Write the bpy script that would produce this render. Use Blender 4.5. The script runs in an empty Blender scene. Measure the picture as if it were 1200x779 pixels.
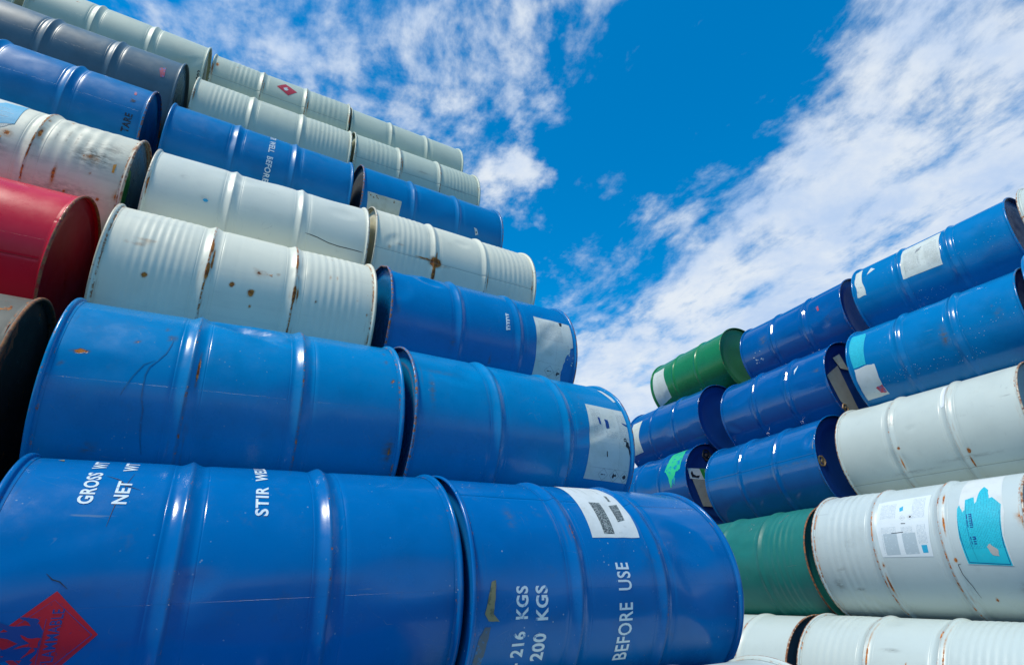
import bpy, bmesh, math, random
import numpy as np
from mathutils import Vector, Matrix

rad = math.radians
SC = bpy.context.scene
COL = SC.collection
CAM_H = 1.755                       # camera height above the yard

# ------------------------------------------------------------------ camera
cam_d = bpy.data.cameras.new('camera')
cam = bpy.data.objects.new('camera', cam_d)
COL.objects.link(cam)
cam_d.sensor_fit = 'HORIZONTAL'
cam_d.sensor_width = 36.0
cam_d.lens = 652.5 / 1200.0 * 36.0
cam_d.clip_start = 0.02
cam_d.clip_end = 5000
CX = Vector((0.99960441, 0.01193684, -0.02546639))
CU = Vector((0.02812517, -0.4242506, 0.90510795))
CF = Vector((0.0, 0.90546614, 0.4244185))
cam.matrix_world = Matrix(((CX.x, CU.x, -CF.x, 0), (CX.y, CU.y, -CF.y, 0), (CX.z, CU.z, -CF.z, CAM_H), (0, 0, 0, 1)))
SC.camera = cam

# ------------------------------------------------------------------ light
SUN_EL, SUN_AZ = 61.0, 224.0        # azimuth clockwise from +Y
sd = bpy.data.lights.new('sun', 'SUN')
sd.energy = 3.9
sd.angle = rad(12)   # the sun stands behind thin cloud: no hard shadows anywhere in the photo
sd.color = (1.0, 0.94, 0.80)
sun = bpy.data.objects.new('sun', sd)
COL.objects.link(sun)
sv = Vector((math.sin(rad(SUN_AZ)) * math.cos(rad(SUN_EL)), math.cos(rad(SUN_AZ)) * math.cos(rad(SUN_EL)), math.sin(rad(SUN_EL))))
sun.rotation_euler = sv.to_track_quat('Z', 'Y').to_euler()
sun.location = sv * 30

vs = SC.view_settings
SC.display_settings.display_device = 'sRGB'
vs.view_transform = 'Standard'
vs.look = 'None'
vs.exposure = 0.0
vs.gamma = 1.0
vs.use_curve_mapping = False


class NT:
    """small helper for writing node trees"""
    def __init__(s, tree):
        s.t = tree; s.n = tree.nodes; s.l = tree.links

    def node(s, kind, **kw):
        n = s.n.new(kind)
        for k, v in kw.items():
            setattr(n, k, v)
        return n

    def put(s, sock, v):
        if v is None:
            return
        if isinstance(v, bpy.types.NodeSocket):
            s.l.new(v, sock)
        else:
            if hasattr(sock.default_value, '__len__') and not hasattr(v, '__len__'):
                v = (v, v, v, 1)[:len(sock.default_value)]
            sock.default_value = v

    def math(s, op, a, b=None, c=None, clamp=False):
        n = s.node('ShaderNodeMath', operation=op, use_clamp=clamp)
        s.put(n.inputs[0], a); s.put(n.inputs[1], b); s.put(n.inputs[2], c)
        return n.outputs[0]

    def vmath(s, op, a, b=None):
        n = s.node('ShaderNodeVectorMath', operation=op)
        s.put(n.inputs[0], a)
        if b is not None:
            s.put(n.inputs[3 if op == 'SCALE' else 1], b)
        return n.outputs['Value' if op in ('DOT_PRODUCT', 'LENGTH', 'DISTANCE') else 'Vector']

    def ramp(s, x, a, b, c=0.0, d=1.0, smooth=True):
        n = s.node('ShaderNodeMapRange', interpolation_type='SMOOTHSTEP' if smooth else 'LINEAR')
        for i, v in enumerate((x, a, b, c, d)):
            s.put(n.inputs[i], v)
        return n.outputs[0]

    def mix(s, f, a, b, mode='MIX'):
        n = s.node('ShaderNodeMix', data_type='RGBA', blend_type=mode)
        s.put(n.inputs[0], f); s.put(n.inputs[6], a); s.put(n.inputs[7], b)
        return n.outputs[2]

    def noise(s, vec, scale, detail=3.0, rough=0.55, dist=0.0):
        n = s.node('ShaderNodeTexNoise')
        s.put(n.inputs['Vector'], vec)
        n.inputs['Scale'].default_value = scale
        n.inputs['Detail'].default_value = detail
        n.inputs['Roughness'].default_value = rough
        n.inputs['Distortion'].default_value = dist
        return n.outputs['Fac']

    def mapping(s, vec, scale=(1, 1, 1), loc=(0, 0, 0), rot=(0, 0, 0)):
        n = s.node('ShaderNodeMapping')
        s.put(n.inputs[0], vec)
        n.inputs[1].default_value = loc; n.inputs[2].default_value = rot; n.inputs[3].default_value = scale
        return n.outputs[0]

    def sep(s, vec):
        n = s.node('ShaderNodeSeparateXYZ'); s.put(n.inputs[0], vec); return n.outputs

    def comb(s, x, y, z):
        n = s.node('ShaderNodeCombineXYZ'); s.put(n.inputs[0], x); s.put(n.inputs[1], y); s.put(n.inputs[2], z); return n.outputs[0]


# ------------------------------------------------------------------ sky
world = bpy.data.worlds.new('World')
SC.world = world
world.use_nodes = True
W = NT(world.node_tree)
W.n.clear()
geo = W.node('ShaderNodeTexCoord')
dirv = geo.outputs['Generated']
sky = W.node('ShaderNodeTexSky', sky_type='NISHITA', sun_disc=False)
sky.sun_elevation = rad(SUN_EL)
sky.sun_rotation = rad(SUN_AZ)
sky.air_density = 1.0
sky.dust_density = 0.2
sky.ozone_density = 3.0
hs = W.node('ShaderNodeHueSaturation')
hs.inputs['Hue'].default_value = 0.492
hs.inputs['Saturation'].default_value = 1.6
hs.inputs['Value'].default_value = 2.3
W.l.new(sky.outputs[0], hs.inputs['Color'])
dx, dy, dz = W.sep(dirv)
zc = W.math('ADD', W.math('MAXIMUM', dz, 0.0), 0.22)
plane = W.comb(W.math('DIVIDE', dx, zc), W.math('DIVIDE', dy, zc), 0.0)
warp = W.node('ShaderNodeTexNoise')
warp.inputs['Scale'].default_value = 1.6; warp.inputs['Detail'].default_value = 2
W.l.new(plane, warp.inputs['Vector'])
wv = W.vmath('SCALE', W.vmath('SUBTRACT', warp.outputs['Color'], (0.5, 0.5, 0.5)), 0.16)
pl2 = W.vmath('ADD', plane, wv)
plr = W.mapping(pl2, rot=(0, 0, rad(64)))
n1a = W.noise(W.mapping(plr, (0.62, 1.0, 1)), 7.0, 9, 0.62)
n1b = W.noise(W.mapping(plr, (1.0, 0.9, 1), loc=(2, 6, 0)), 9.5, 9, 0.60)
side_ = W.ramp(W.vmath('DOT_PRODUCT', dirv, tuple(CX)), 0.05, 0.22)
n1 = W.math('ADD', W.math('MULTIPLY', n1a, side_), W.math('MULTIPLY', n1b, W.math('SUBTRACT', 1.0, side_)))
n2 = W.noise(W.mapping(plr, (0.7, 1.0, 1), loc=(7, 3, 0)), 20.0, 6, 0.60)
nn = W.math('ADD', W.math('MULTIPLY', n1, 0.66), W.math('MULTIPLY', n2, 0.34))
nn = W.math('ADD', W.math('MULTIPLY', W.math('SUBTRACT', nn, 0.5), 1.2), 0.5)


def px_dir(x, y):
    v = CX * ((x - 600) / 652.5) - CU * ((y - 389.5) / 652.5) + CF
    return v.normalized()


def blobs(lst):
    out = None
    for x, y, r, g in lst:
        c = px_dir(x, y)
        d = W.vmath('DOT_PRODUCT', dirv, tuple(c))
        m = W.ramp(d, math.cos(r / 652.5), 1.0, 0.0, g)
        out = m if out is None else W.math('MAXIMUM', out, m)
    return out


# where the cloud field is thick: a broken patch high on the left, a broad bank low on the right
cover = blobs([(450, 40, 120, .52), (520, 60, 130, .54), (600, 50, 130, .58), (690, 45, 100, .74), (640, 15, 110, .54), (420, 95, 90, .50), (560, 120, 90, .54), (635, 108, 100, .62), (670, 95, 60, .60),
               (500, 145, 80, .50), (605, 215, 80, .74), (575, 180, 70, .60), (620, 245, 60, .66), (285, 30, 90, .62), (325, 80, 80, .66), (250, 60, 80, .58), (210, 15, 70, .52), (390, 20, 70, .60), (340, 30, 60, .55),
               (960, 330, 420, .86), (800, 430, 330, .88), (1120, 200, 360, .76), (1180, 60, 300, .70), (950, 190, 270, .60), (720, 470, 240, .78),
               (1010, 90, 240, .62), (930, 60, 130, .45), (760, 290, 110, .44), (1300, 250, 520, .70), (1150, 330, 260, .66)])
clear = blobs([(780, 130, 170, .60), (830, 60, 160, .50), (690, 300, 140, .42), (640, 360, 90, .3), (780, 210, 110, .4), (210, 110, 120, .2)])
low = W.noise(W.mapping(plane, (1, 1, 1), loc=(3.1, 1.7, 0)), 0.8, 2)
front = W.ramp(W.vmath('DOT_PRODUCT', dirv, tuple(CF)), 0.35, 0.75)
away = W.math('MULTIPLY', W.math('SUBTRACT', 1.0, front), W.ramp(low, 0.35, 0.70, -0.10, 0.42))
covr = W.math('SUBTRACT', W.math('MAXIMUM', cover, away), clear)
dens = W.ramp(W.math('ADD', nn, W.math('MULTIPLY', covr, 0.46)), 0.625, 0.92, 0.0, 0.94)
dens = W.math('MULTIPLY', dens, W.ramp(dz, -0.02, 0.06))
shade = W.ramp(W.noise(W.mapping(pl2, loc=(5, 9, 0)), 5.0, 6, 0.6), 0.3, 0.7, 0.0, 1.0)
ccol = W.mix(shade, (5.8, 7.4, 10.0, 1), (9.2, 9.8, 10.4, 1))
hazy = W.mix(W.ramp(dz, 0.42, 0.02, 0.0, 0.75), hs.outputs[0], (6.6, 7.8, 8.8, 1))   # the air whitens towards the horizon
skyc = W.mix(dens, hazy, ccol)
bg = W.node('ShaderNodeBackground')
bg.inputs['Strength'].default_value = 0.09
W.l.new(skyc, bg.inputs['Color'])
wo = W.node('ShaderNodeOutputWorld')
W.l.new(bg.outputs[0], wo.inputs['Surface'])

# ------------------------------------------------------------------ drum geometry
L = 0.872                # length of a drum
RB = 0.286               # body radius
H1, H2 = 0.2975, 0.5745  # rolling hoops
TAU = 2 * math.pi


def hoop(x, h=0.0078):
    return h * np.exp(-(np.abs(x) / 0.0105) ** 1.7) - 0.0022 * np.exp(-((np.abs(x) - 0.025) / 0.0085) ** 2)


class Shape:
    """surface of one drum: radius as a function of place, with dents and beads"""
    def __init__(s, seed=0, dents=(), beads=(), wob=1.0):
        rs = np.random.RandomState(seed + 11)
        s.k = [(rs.randint(1, 5), rs.uniform(2, 9), rs.uniform(0, 6.28), rs.uniform(0, 6.28), rs.uniform(.25, .75) * 1e-3 * wob) for _ in range(9)]
        s.dents = list(dents); s.beads = beads; s.ba = 0.0017
        # every used drum has its share of broad dings
        for _ in range(rs.randint(3, 7)):
            s.dents.append((rs.uniform(.05, .82), rs.uniform(-60, 80), rs.uniform(.03, .11), rs.uniform(.02, .07), rs.uniform(.0012, .0042) * wob, rs.uniform(-60, 60)))

    def disp(s, t, ph):
        d = np.zeros(np.broadcast(t, ph).shape)
        for m, f, a, b, amp in s.k:
            d = d + amp * np.sin(m * ph + a) * np.sin(f * t + b)
        for (t0, p0, rt, rp, depth, ang) in s.dents:
            x = t - t0; y = (ph - rad(p0) + math.pi) % TAU - math.pi; y = y * RB
            ca, sa = math.cos(rad(ang)), math.sin(rad(ang))
            u = (x * ca + y * sa) / rt; v = (-x * sa + y * ca) / rp
            q = u * u + v * v
            d = d - depth * np.exp(-q ** 1.5) + depth * 0.12 * np.exp(-((np.sqrt(q) - 1.35) / .3) ** 2)
        return d

    def r(s, t, ph, hoops=True):
        r = RB + np.zeros(np.broadcast(t, ph).shape)
        r = r - 0.0025 * np.exp(-(t / 0.012) ** 2) - 0.0025 * np.exp(-((L - t) / 0.012) ** 2)
        if hoops:
            r = r + hoop(t - H1) + hoop(t - H2)
        for (a, b, n, *amp) in s.beads:
            w = np.clip((t - a) / (b - a), 0, 1)
            r = r + (amp[0] if amp else s.ba) * np.sin(np.pi * w * n) ** 2 * ((t > a) & (t < b)) * np.sin(np.pi * w) ** 0.5
        return r + s.disp(t, ph)

    def pt(s, t, ph, off=0.0):
        r = s.r(t, ph) + off
        return np.stack([t - L / 2 + 0 * r, -r * np.cos(ph), r * np.sin(ph) + 0.295], -1)


def grid_mesh(name, P, closed_v=True, uv=None, wear=None):
    """P[i, j, 3]; i along the axis, j round the drum"""
    n, m = P.shape[:2]
    me = bpy.data.meshes.new(name)
    idx = np.arange(n * m).reshape(n, m)
    a = idx[:-1]; b = idx[1:]
    q = np.stack([a, np.roll(a, -1, 1), np.roll(b, -1, 1), b], -1).reshape(-1, 4)
    me.vertices.add(n * m); me.vertices.foreach_set('co', P.astype(np.float32).ravel())
    me.loops.add(q.size); me.loops.foreach_set('vertex_index', q.astype(np.int32).ravel())
    me.polygons.add(len(q)); me.polygons.foreach_set('loop_start', np.arange(0, q.size, 4, dtype=np.int32))
    me.polygons.foreach_set('loop_total', np.full(len(q), 4, np.int32))
    me.polygons.foreach_set('use_smooth', np.ones(len(q), bool))
    me.update(calc_edges=True)
    if uv is not None:
        # plain attributes on points: place = (arc length m, axial m, 0), wear = (rust, grime, stain)
        at = me.attributes.new('place', 'FLOAT_VECTOR', 'POINT'); at.data.foreach_set('vector', uv.astype(np.float32).ravel())
    if wear is not None:
        at = me.attributes.new('wear', 'FLOAT_VECTOR', 'POINT'); at.data.foreach_set('vector', wear.astype(np.float32).ravel())
    return me


def axial(lo, hi, n, extra=()):
    t = list(np.linspace(lo, hi, n))
    for c, w, k in extra:
        t += list(np.linspace(c - w, c + w, k))
    t = np.array(sorted(set(round(x, 5) for x in t if lo <= x <= hi)))
    return t


def wear_at(t, ph, spec):
    out = np.zeros(np.broadcast(t, ph).shape + (3,))
    for (ch, t0, p0, rt, rp, amp) in spec:
        x = (t - t0) / rt; y = (ph - rad(p0) + math.pi) % TAU - math.pi; y = y * RB / rp
        out[..., ch] = np.maximum(out[..., ch], amp * np.exp(-(x * x + y * y)))
    return out


def place_uv(t, ph):
    return np.stack([(ph % TAU) + 0 * t, t + 0 * ph, 0 * t + 0 * ph], -1)


def shell_mesh(sh, wear, nphi=144, nt=64):
    if sh.beads:
        nt = 190
    ph = (np.arange(nphi) / nphi * TAU)[None, :]
    t = axial(0.006, L - 0.006, nt, ((H1, .036, 18), (H2, .036, 18), (0.012, .008, 5), (L - .012, .008, 5)))[:, None]
    P = sh.pt(t, ph)
    under = (np.abs(t - H1) < 0.033) | (np.abs(t - H2) < 0.033)
    P2 = sh.pt(t, ph, -0.0015)
    P = np.where(under[..., None], P2, P)
    return grid_mesh('shell', P, uv=place_uv(t, ph), wear=wear_at(t, ph, wear))


def hoop_mesh(sh, c, wear, nphi=144):
    ph = (np.arange(nphi) / nphi * TAU)[None, :]
    t = np.linspace(c - 0.035, c + 0.035, 29)[:, None]
    off = np.full(t.shape, 0.0004); off[0] = off[-1] = -0.001
    P = sh.pt(t, ph, off)
    return grid_mesh('rolling_hoop', P, uv=place_uv(t, ph), wear=wear_at(t, ph, wear))


RIM = [(.0135, .2850), (.0120, .2890), (.0105, .2928), (.0080, .2950), (.0045, .2956), (.0015, .2948), (.0000, .2925), (.0002, .2898), (.0022, .2882), (.0060, .2876), (.0190, .2868)]


def rim_mesh(sh, end, wear, nphi=144):
    ph = (np.arange(nphi) / nphi * TAU)[None, :]
    prof = np.array(RIM)
    t = prof[:, 0][:, None]; r = prof[:, 1][:, None]
    tt = t if end == 0 else L - t
    rr = r + sh.disp(tt, ph)
    P = np.stack([tt - L / 2 + 0 * rr, -rr * np.cos(ph), rr * np.sin(ph) + .295], -1)
    if end == 1:
        P = P[:, ::-1]
    w = wear_at(tt, ph, wear)
    return grid_mesh('rim', P, uv=place_uv(tt, ph if end == 0 else ph), wear=w if end == 0 else w)


def lid_mesh(sh, end, nphi=96):
    ph = (np.arange(nphi) / nphi * TAU)[None, :]
    prof = np.array([(.0175, .2870), (.0185, .2790), (.0195, .2600), (.0165, .2480), (.0160, .2350), (.0185, .2220), (.0185, .15), (.0182, .08), (.0180, .0008)])
    t = prof[:, 0][:, None] + 0 * ph; r = prof[:, 1][:, None] + 0 * ph
    r = r + sh.disp(t if end == 0 else L - t, ph) * (r / .287) ** 4
    t = t + 0.0015 * np.sin(ph * 2 + r * 9) * (r < .2)
    tt = t if end == 0 else L - t
    P = np.stack([tt - L / 2, -r * np.cos(ph), r * np.sin(ph) + .295], -1)
    if end == 1:
        P = P[:, ::-1]
    return grid_mesh('end_lid', P, uv=np.stack([r, tt, 0 * r], -1), wear=np.zeros(P.shape))


def bung_mesh(end, y, z, r=0.034):
    """a threaded closure: raised collar with a sunk plug and two lugs"""
    ph = (np.arange(24) / 24 * TAU)[None, :]
    prof = np.array([(.019, r * 1.22), (.012, r * 1.18), (.0105, r * 1.05), (.0115, r * .93), (.0165, r * .88), (.0165, r * .4), (.0125, r * .36), (.0125, .0008)])
    t = prof[:, 0][:, None] + 0 * ph; rr = prof[:, 1][:, None] * (1 + 0 * ph)
    rr = rr * (1 + 0.05 * np.sign(np.cos(ph * 6)) * (prof[:, 1][:, None] > r))
    tt = t if end == 0 else L - t
    P = np.stack([tt - L / 2, -y + rr * np.cos(ph), z + rr * np.sin(ph) + .295], -1)
    if end == 0:
        P = P[:, ::-1]
    return grid_mesh('bung', P, uv=np.stack([0 * t, tt, 0 * t], -1), wear=np.zeros(P.shape))


# ------------------------------------------------------------------ materials
def rust_colour(N, vec):
    a = N.noise(vec, 70, 4, .65)
    return N.mix(N.ramp(a, .35, .65), (0.19, 0.042, 0.008, 1), (0.60, 0.19, 0.022, 1))


def drum_paint(name, base, seed=0.0, rough=0.25, seam=0.3, spots=0.1, grime=0.3, weld=None, fade=0.12, rim=0.4, coat=0.0, ripple=0.0, rimcol=None, specks=0.0, streak=0.0):
    m = bpy.data.materials.new(name); m.use_nodes = True
    N = NT(m.node_tree); N.n.clear()
    tc = N.node('ShaderNodeTexCoord')
    ob = N.vmath('ADD', tc.outputs['Object'], (seed * 3.17, seed * 1.31, seed * 2.23))
    pa = N.node('ShaderNodeAttribute', attribute_name='place').outputs['Vector']
    u, v, _ = N.sep(pa)
    wr, wg, ws = N.sep(N.node('ShaderNodeAttribute', attribute_name='wear').outputs['Vector'])
    lum = sum(base) / 3
    b4 = (*base, 1)
    big = N.noise(ob, 3.2, 4, .6)
    chalk = tuple(c * (1 - .35 * min(1, fade * 3)) + (.02 + c * 1.25) * .35 * min(1, fade * 3) for c in base)
    col = N.mix(N.ramp(big, .42, .68, 0, min(1.0, fade * 4)), b4, (*chalk, 1))
    dk = tuple(c * (1 - fade) for c in base)
    col = N.mix(N.ramp(N.noise(N.mapping(ob, loc=(9, 2, 4)), 6.5, 5, .6), .45, .7, 0, .8), col, (*dk, 1))
    # fine axial ripples and streaks of dirt that ran down the drum while it stood upright
    if streak > 0:
        st = N.noise(N.mapping(ob, (2.2, 42, 42)), 1.0, 4, .6)
        col = N.mix(N.ramp(st, .50, .78, 0, streak), col, tuple(c * .62 for c in base) + (1,))
    dirtc = (0.10, 0.095, 0.075, 1)
    gm = N.ramp(N.noise(N.mapping(ob, (1.0, 1.0, 1.0), loc=(1, 7, 2)), 17, 7, .72), .62 - .10 * grime, .86, 0, .55 * grime)
    gl = N.math('MULTIPLY', wg, N.ramp(N.noise(N.mapping(ob, (1, 2.5, 2.5)), 30, 6, .7), .36, .62))
    col = N.mix(N.math('MAXIMUM', gm, gl), col, dirtc)
    dust = N.ramp(N.noise(N.mapping(ob, (1, 1.4, 1.4), loc=(8, 3, 1)), 2.6, 8, .7), .50, .78, 0, .34 * grime if lum > .3 else .16 * grime)
    col = N.mix(dust, col, tuple(.10 + .55 * c for c in base) + (1,))
    # scuffs: thin wandering scratches
    sn = N.noise(N.mapping(ob, (1, 1, 1), loc=(3, 3, 8)), 5.5, 2, .5, 1.2)
    sline = N.ramp(N.math('ABSOLUTE', N.math('SUBTRACT', sn, .5)), .0, .0035, 1, 0)
    sline = N.math('MULTIPLY', sline, N.ramp(N.noise(N.mapping(ob, loc=(4, 4, 4)), 4.5, 2), .56, .66, 0, .5 * min(1, grime + .2)))
    sline = N.math('MULTIPLY', sline, N.ramp(N.noise(ob, 46, 4, .7), .44, .58))
    # short straight scuffs from handling
    sc1 = N.noise(N.mapping(ob, (6, 55, 55), loc=(1, 2, 3)), 1.0, 3, .6)
    scm = N.math('MULTIPLY', N.ramp(sc1, .70, .76), N.ramp(N.noise(N.mapping(ob, loc=(8, 8, 2)), 5, 3, .6), .50, .62, 0, .5 * min(1, grime + .2)))
    sline = N.math('MAXIMUM', sline, scm)
    col = N.mix(sline, col, (0.06, 0.06, 0.06, 1) if lum > .3 else (.22, .27, .30, 1))
    # stain (a darker, greenish run)
    col = N.mix(N.math('MULTIPLY', ws, .7), col, (.015, .06, .09, 1))
    # dirt creases either side of the hoops
    def near(c, w):
        return N.ramp(N.math('ABSOLUTE', N.math('SUBTRACT', v, c)), w * .3, w, 1, 0)
    run = N.noise(N.comb(N.math('MULTIPLY', u, 1.0), N.math('MULTIPLY', v, 8.0), seed), 5.5, 6, .72)
    runf = N.noise(N.comb(N.math('MULTIPLY', u, 1.0), N.math('MULTIPLY', v, 3.0), seed + 5), 24, 4, .65)
    wob = N.math('MULTIPLY', N.math('SUBTRACT', runf, .5), .007)
    def near2(c, w):
        return N.ramp(N.math('ABSOLUTE', N.math('SUBTRACT', N.math('ADD', v, wob), c)), w * .45, w, 1, 0)
    lines = N.math('MAXIMUM', near2(H1 + .0015, .0036), near2(H2 + .0015, .0036))
    lines = N.math('MAXIMUM', lines, N.math('MAXIMUM', N.math('MULTIPLY', near2(.0145, .0035), .75), N.math('MULTIPLY', near2(L - .0145, .0035), .75)))
    lm = N.math('MULTIPLY', lines, N.ramp(N.math('ADD', N.math('MULTIPLY', run, .6), N.math('MULTIPLY', runf, .4)), .66 - .20 * seam, .76 - .24 * seam))
    lightl = N.math('MULTIPLY', N.math('MAXIMUM', near2(H1 + .001, .0060), near2(H2 + .001, .0060)), .45 * min(1, seam + .2))
    col = N.mix(lightl, col, tuple(c * .45 + .03 for c in base) + (1,))
    if seam >= .45:
        # rust runs: streaks that crept round the drum from the hoops and chimes
        rn2 = N.noise(N.comb(N.math('MULTIPLY', v, 120.0), N.math('MULTIPLY', u, 3.0), seed), 1.0, 4, .6)
        nearh = N.math('MAXIMUM', N.math('MAXIMUM', near(H1, .030), near(H2, .030)), N.math('MAXIMUM', near(.01, .035), near(L - .01, .035)))
        patch = N.ramp(N.noise(N.mapping(ob, loc=(5, 5, 1)), 5.0, 3, .6), .46, .62)
        runs = N.math('MULTIPLY', N.math('MULTIPLY', N.ramp(rn2, .50, .72), nearh), N.math('MULTIPLY', patch, .75 * seam))
        col = N.mix(runs, col, (.40, .21, .075, 1) if lum > .3 else (.09, .06, .045, 1))
    # rust
    rn = N.noise(ob, 34, 6, .68)
    rs_ = N.noise(N.mapping(ob, loc=(2, 8, 5)), 9, 4, .6)
    spot = N.ramp(N.math('ADD', N.math('MULTIPLY', rn, .5), N.math('MULTIPLY', rs_, .5)), .705 - .15 * spots, .73 - .145 * spots)
    loc_ = N.ramp(N.math('ADD', wr, N.math('MULTIPLY', N.math('SUBTRACT', rn, .5), 1.1)), .50, .62)
    halo = N.ramp(N.math('ADD', wr, N.math('MULTIPLY', N.math('SUBTRACT', rn, .5), .9)), .12, .60, 0, .6)
    loc_ = N.math('MULTIPLY', loc_, N.ramp(wr, .02, .1))
    halo = N.math('MULTIPLY', halo, N.ramp(wr, .02, .15))
    if spots <= 0:
        rm = N.math('MAXIMUM', lm, loc_)
    else:
        rm = N.math('MAXIMUM', N.math('MAXIMUM', lm, loc_), spot)
    col = N.mix(N.math('MAXIMUM', halo, N.math('MULTIPLY', lm, .6)), col, (0.42, 0.20, 0.055, 1) if lum > .3 else (.10, .07, .05, 1))
    # chimes: worn metal and rust on the rolled edge
    edge = N.math('MAXIMUM', N.ramp(v, .0055, .0085, 1, 0), N.ramp(v, L - .0085, L - .0055, 0, 1))
    em = N.math('MULTIPLY', edge, N.ramp(runf, .76 - .42 * rim, .88 - .40 * rim))
    rc = rust_colour(N, ob)
    col = N.mix(rm, col, rc)
    if rimcol is not None:
        col = N.mix(N.math('MULTIPLY', edge, .6), col, (*rimcol, 1))
    col = N.mix(em, col, N.mix(.45, rc, (.12, .10, .09, 1)))
    rr = N.ramp(N.noise(N.mapping(ob, loc=(6, 1, 1)), 12, 5, .65), .35, .75, rough, rough + .10 + .12 * grime)
    rr = N.math('MAXIMUM', rr, N.math('MULTIPLY', N.math('MAXIMUM', rm, N.math('MAXIMUM', em, gl)), .85))
    if weld is not None:
        wd = N.ramp(N.math('ABSOLUTE', N.math('SUBTRACT', u, rad(weld % 360))), .0028, .0050, 1, 0)
        wl = N.ramp(N.math('ABSOLUTE', N.math('SUBTRACT', u, rad(weld % 360))), .006, .030, 1, 0)
        col = N.mix(N.math('MULTIPLY', wd, .75), col, tuple(c * .25 for c in base) + (1,))
    if specks > 0:
        vo = N.node('ShaderNodeTexVoronoi'); vo.inputs['Scale'].default_value = 75
        N.put(vo.inputs['Vector'], ob)
        sp = N.math('MULTIPLY', N.ramp(vo.outputs['Distance'], .10, .16, 1, 0), N.ramp(N.math('ADD', N.noise(ob, 8, 2), N.math('MULTIPLY', ws, 0)), .55, .62, 0, specks))
        sp = N.math('MULTIPLY', sp, N.ramp(N.noise(ob, 60, 1), .5, .56))
        col = N.mix(sp, col, (.35, .42, .48, 1))
    bs = N.node('ShaderNodeBsdfPrincipled')
    N.put(bs.inputs['Base Color'], col)
    N.put(bs.inputs['Roughness'], rr)
    bs.inputs['Specular IOR Level'].default_value = 0.45 if lum > .3 else (0.55 if rough < .12 else 0.27)
    bs.inputs['Coat Weight'].default_value = coat * .25
    bs.inputs['Coat Roughness'].default_value = 0.06
    h = N.math('ADD', N.math('MULTIPLY', N.noise(ob, 260, 2), .00006), N.math('MULTIPLY', N.math('MULTIPLY', rm, rn), .0009))
    if ripple > 0:
        rp = N.noise(N.mapping(ob, (34, 1.2, 1.2)), 1.0, 2, .5)
        h = N.math('ADD', h, N.math('MULTIPLY', rp, .0030 * ripple))
    if weld is not None:
        h = N.math('ADD', h, N.math('MULTIPLY', wl, .0008))
    bp = N.node('ShaderNodeBump'); bp.inputs['Strength'].default_value = 1.0; bp.inputs['Distance'].default_value = 1.0
    N.put(bp.inputs['Height'], h)
    N.l.new(bp.outputs[0], bs.inputs['Normal'])
    o = N.node('ShaderNodeOutputMaterial'); N.l.new(bs.outputs[0], o.inputs[0])
    return m


def paper(name, base=(.62, .66, .62), stain=.4, lines=None, print_col=(.28, .30, .30), rough=.6, scale=1.0):
    """faded label stock; lines = list of (t0, t1, p0, p1) areas (axial m, degrees) filled with fine illegible print"""
    m = bpy.data.materials.new(name); m.use_nodes = True
    N = NT(m.node_tree); N.n.clear()
    tc = N.node('ShaderNodeTexCoord'); ob = tc.outputs['Object']
    u, v, _ = N.sep(N.node('ShaderNodeAttribute', attribute_name='place').outputs['Vector'])
    col = N.mix(N.ramp(N.noise(ob, 14, 6, .65), .40, .72, 0, stain), (*base, 1), tuple(c * k for c, k in zip(base, (.72, .70, .62))) + (1,))
    col = N.mix(N.ramp(N.noise(ob, 48, 5, .7), .60, .72, 0, stain), col, (.30, .30, .26, 1))
    if lines:
        row = N.math('FRACT', N.math('MULTIPLY', v, 190.0 * scale))
        rowi = N.math('FLOOR', N.math('MULTIPLY', v, 190.0 * scale))
        bar = N.ramp(N.math('ABSOLUTE', N.math('SUBTRACT', row, .5)), .18, .26, 1, 0)
        word = N.noise(N.comb(N.math('MULTIPLY', u, 1.0), N.math('MULTIPLY', rowi, 3.71), 0), 60, 3, .8)
        ink = N.math('MULTIPLY', bar, N.ramp(word, .44, .50))
        area = None
        for (a, b, c, d) in lines:
            x = N.math('MULTIPLY', N.math('GREATER_THAN', v, a), N.math('LESS_THAN', v, b))
            y = N.math('MULTIPLY', N.math('GREATER_THAN', u, rad(c)), N.math('LESS_THAN', u, rad(d)))
            z = N.math('MULTIPLY', x, y)
            area = z if area is None else N.math('MAXIMUM', area, z)
        col = N.mix(N.math('MULTIPLY', N.math('MULTIPLY', ink, area), .75), col, (*print_col, 1))
    bs = N.node('ShaderNodeBsdfPrincipled')
    N.put(bs.inputs['Base Color'], col); bs.inputs['Roughness'].default_value = rough
    bp = N.node('ShaderNodeBump'); bp.inputs['Distance'].default_value = 1.0
    N.put(bp.inputs['Height'], N.math('MULTIPLY', N.noise(ob, 22, 4, .6), .0012))
    N.l.new(bp.outputs[0], bs.inputs['Normal'])
    o = N.node('ShaderNodeOutputMaterial'); N.l.new(bs.outputs[0], o.inputs[0])
    return m


def ink(name, c, rough=.45, wornto=None, worn=.3, scale=55):
    m = bpy.data.materials.new(name); m.use_nodes = True
    N = NT(m.node_tree); N.n.clear()
    tc = N.node('ShaderNodeTexCoord'); ob = tc.outputs['Object']
    col = (*c, 1)
    if wornto is not None:
        col = N.mix(N.ramp(N.noise(ob, scale, 5, .7), .66 - .3 * worn, .72 - .2 * worn, 0, .9), (*c, 1), (*wornto, 1))
    bs = N.node('ShaderNodeBsdfPrincipled')
    N.put(bs.inputs['Base Color'], col); bs.inputs['Roughness'].default_value = rough
    o = N.node('ShaderNodeOutputMaterial'); N.l.new(bs.outputs[0], o.inputs[0])
    return m


BLUE = (0.000, 0.165, 0.42)
BLUE2 = (0.000, 0.165, 0.40)
BLUE3 = (0.000, 0.205, 0.46)
WHITE = (0.75, 0.73, 0.57)
PALE = (0.51, 0.56, 0.43)

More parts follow.
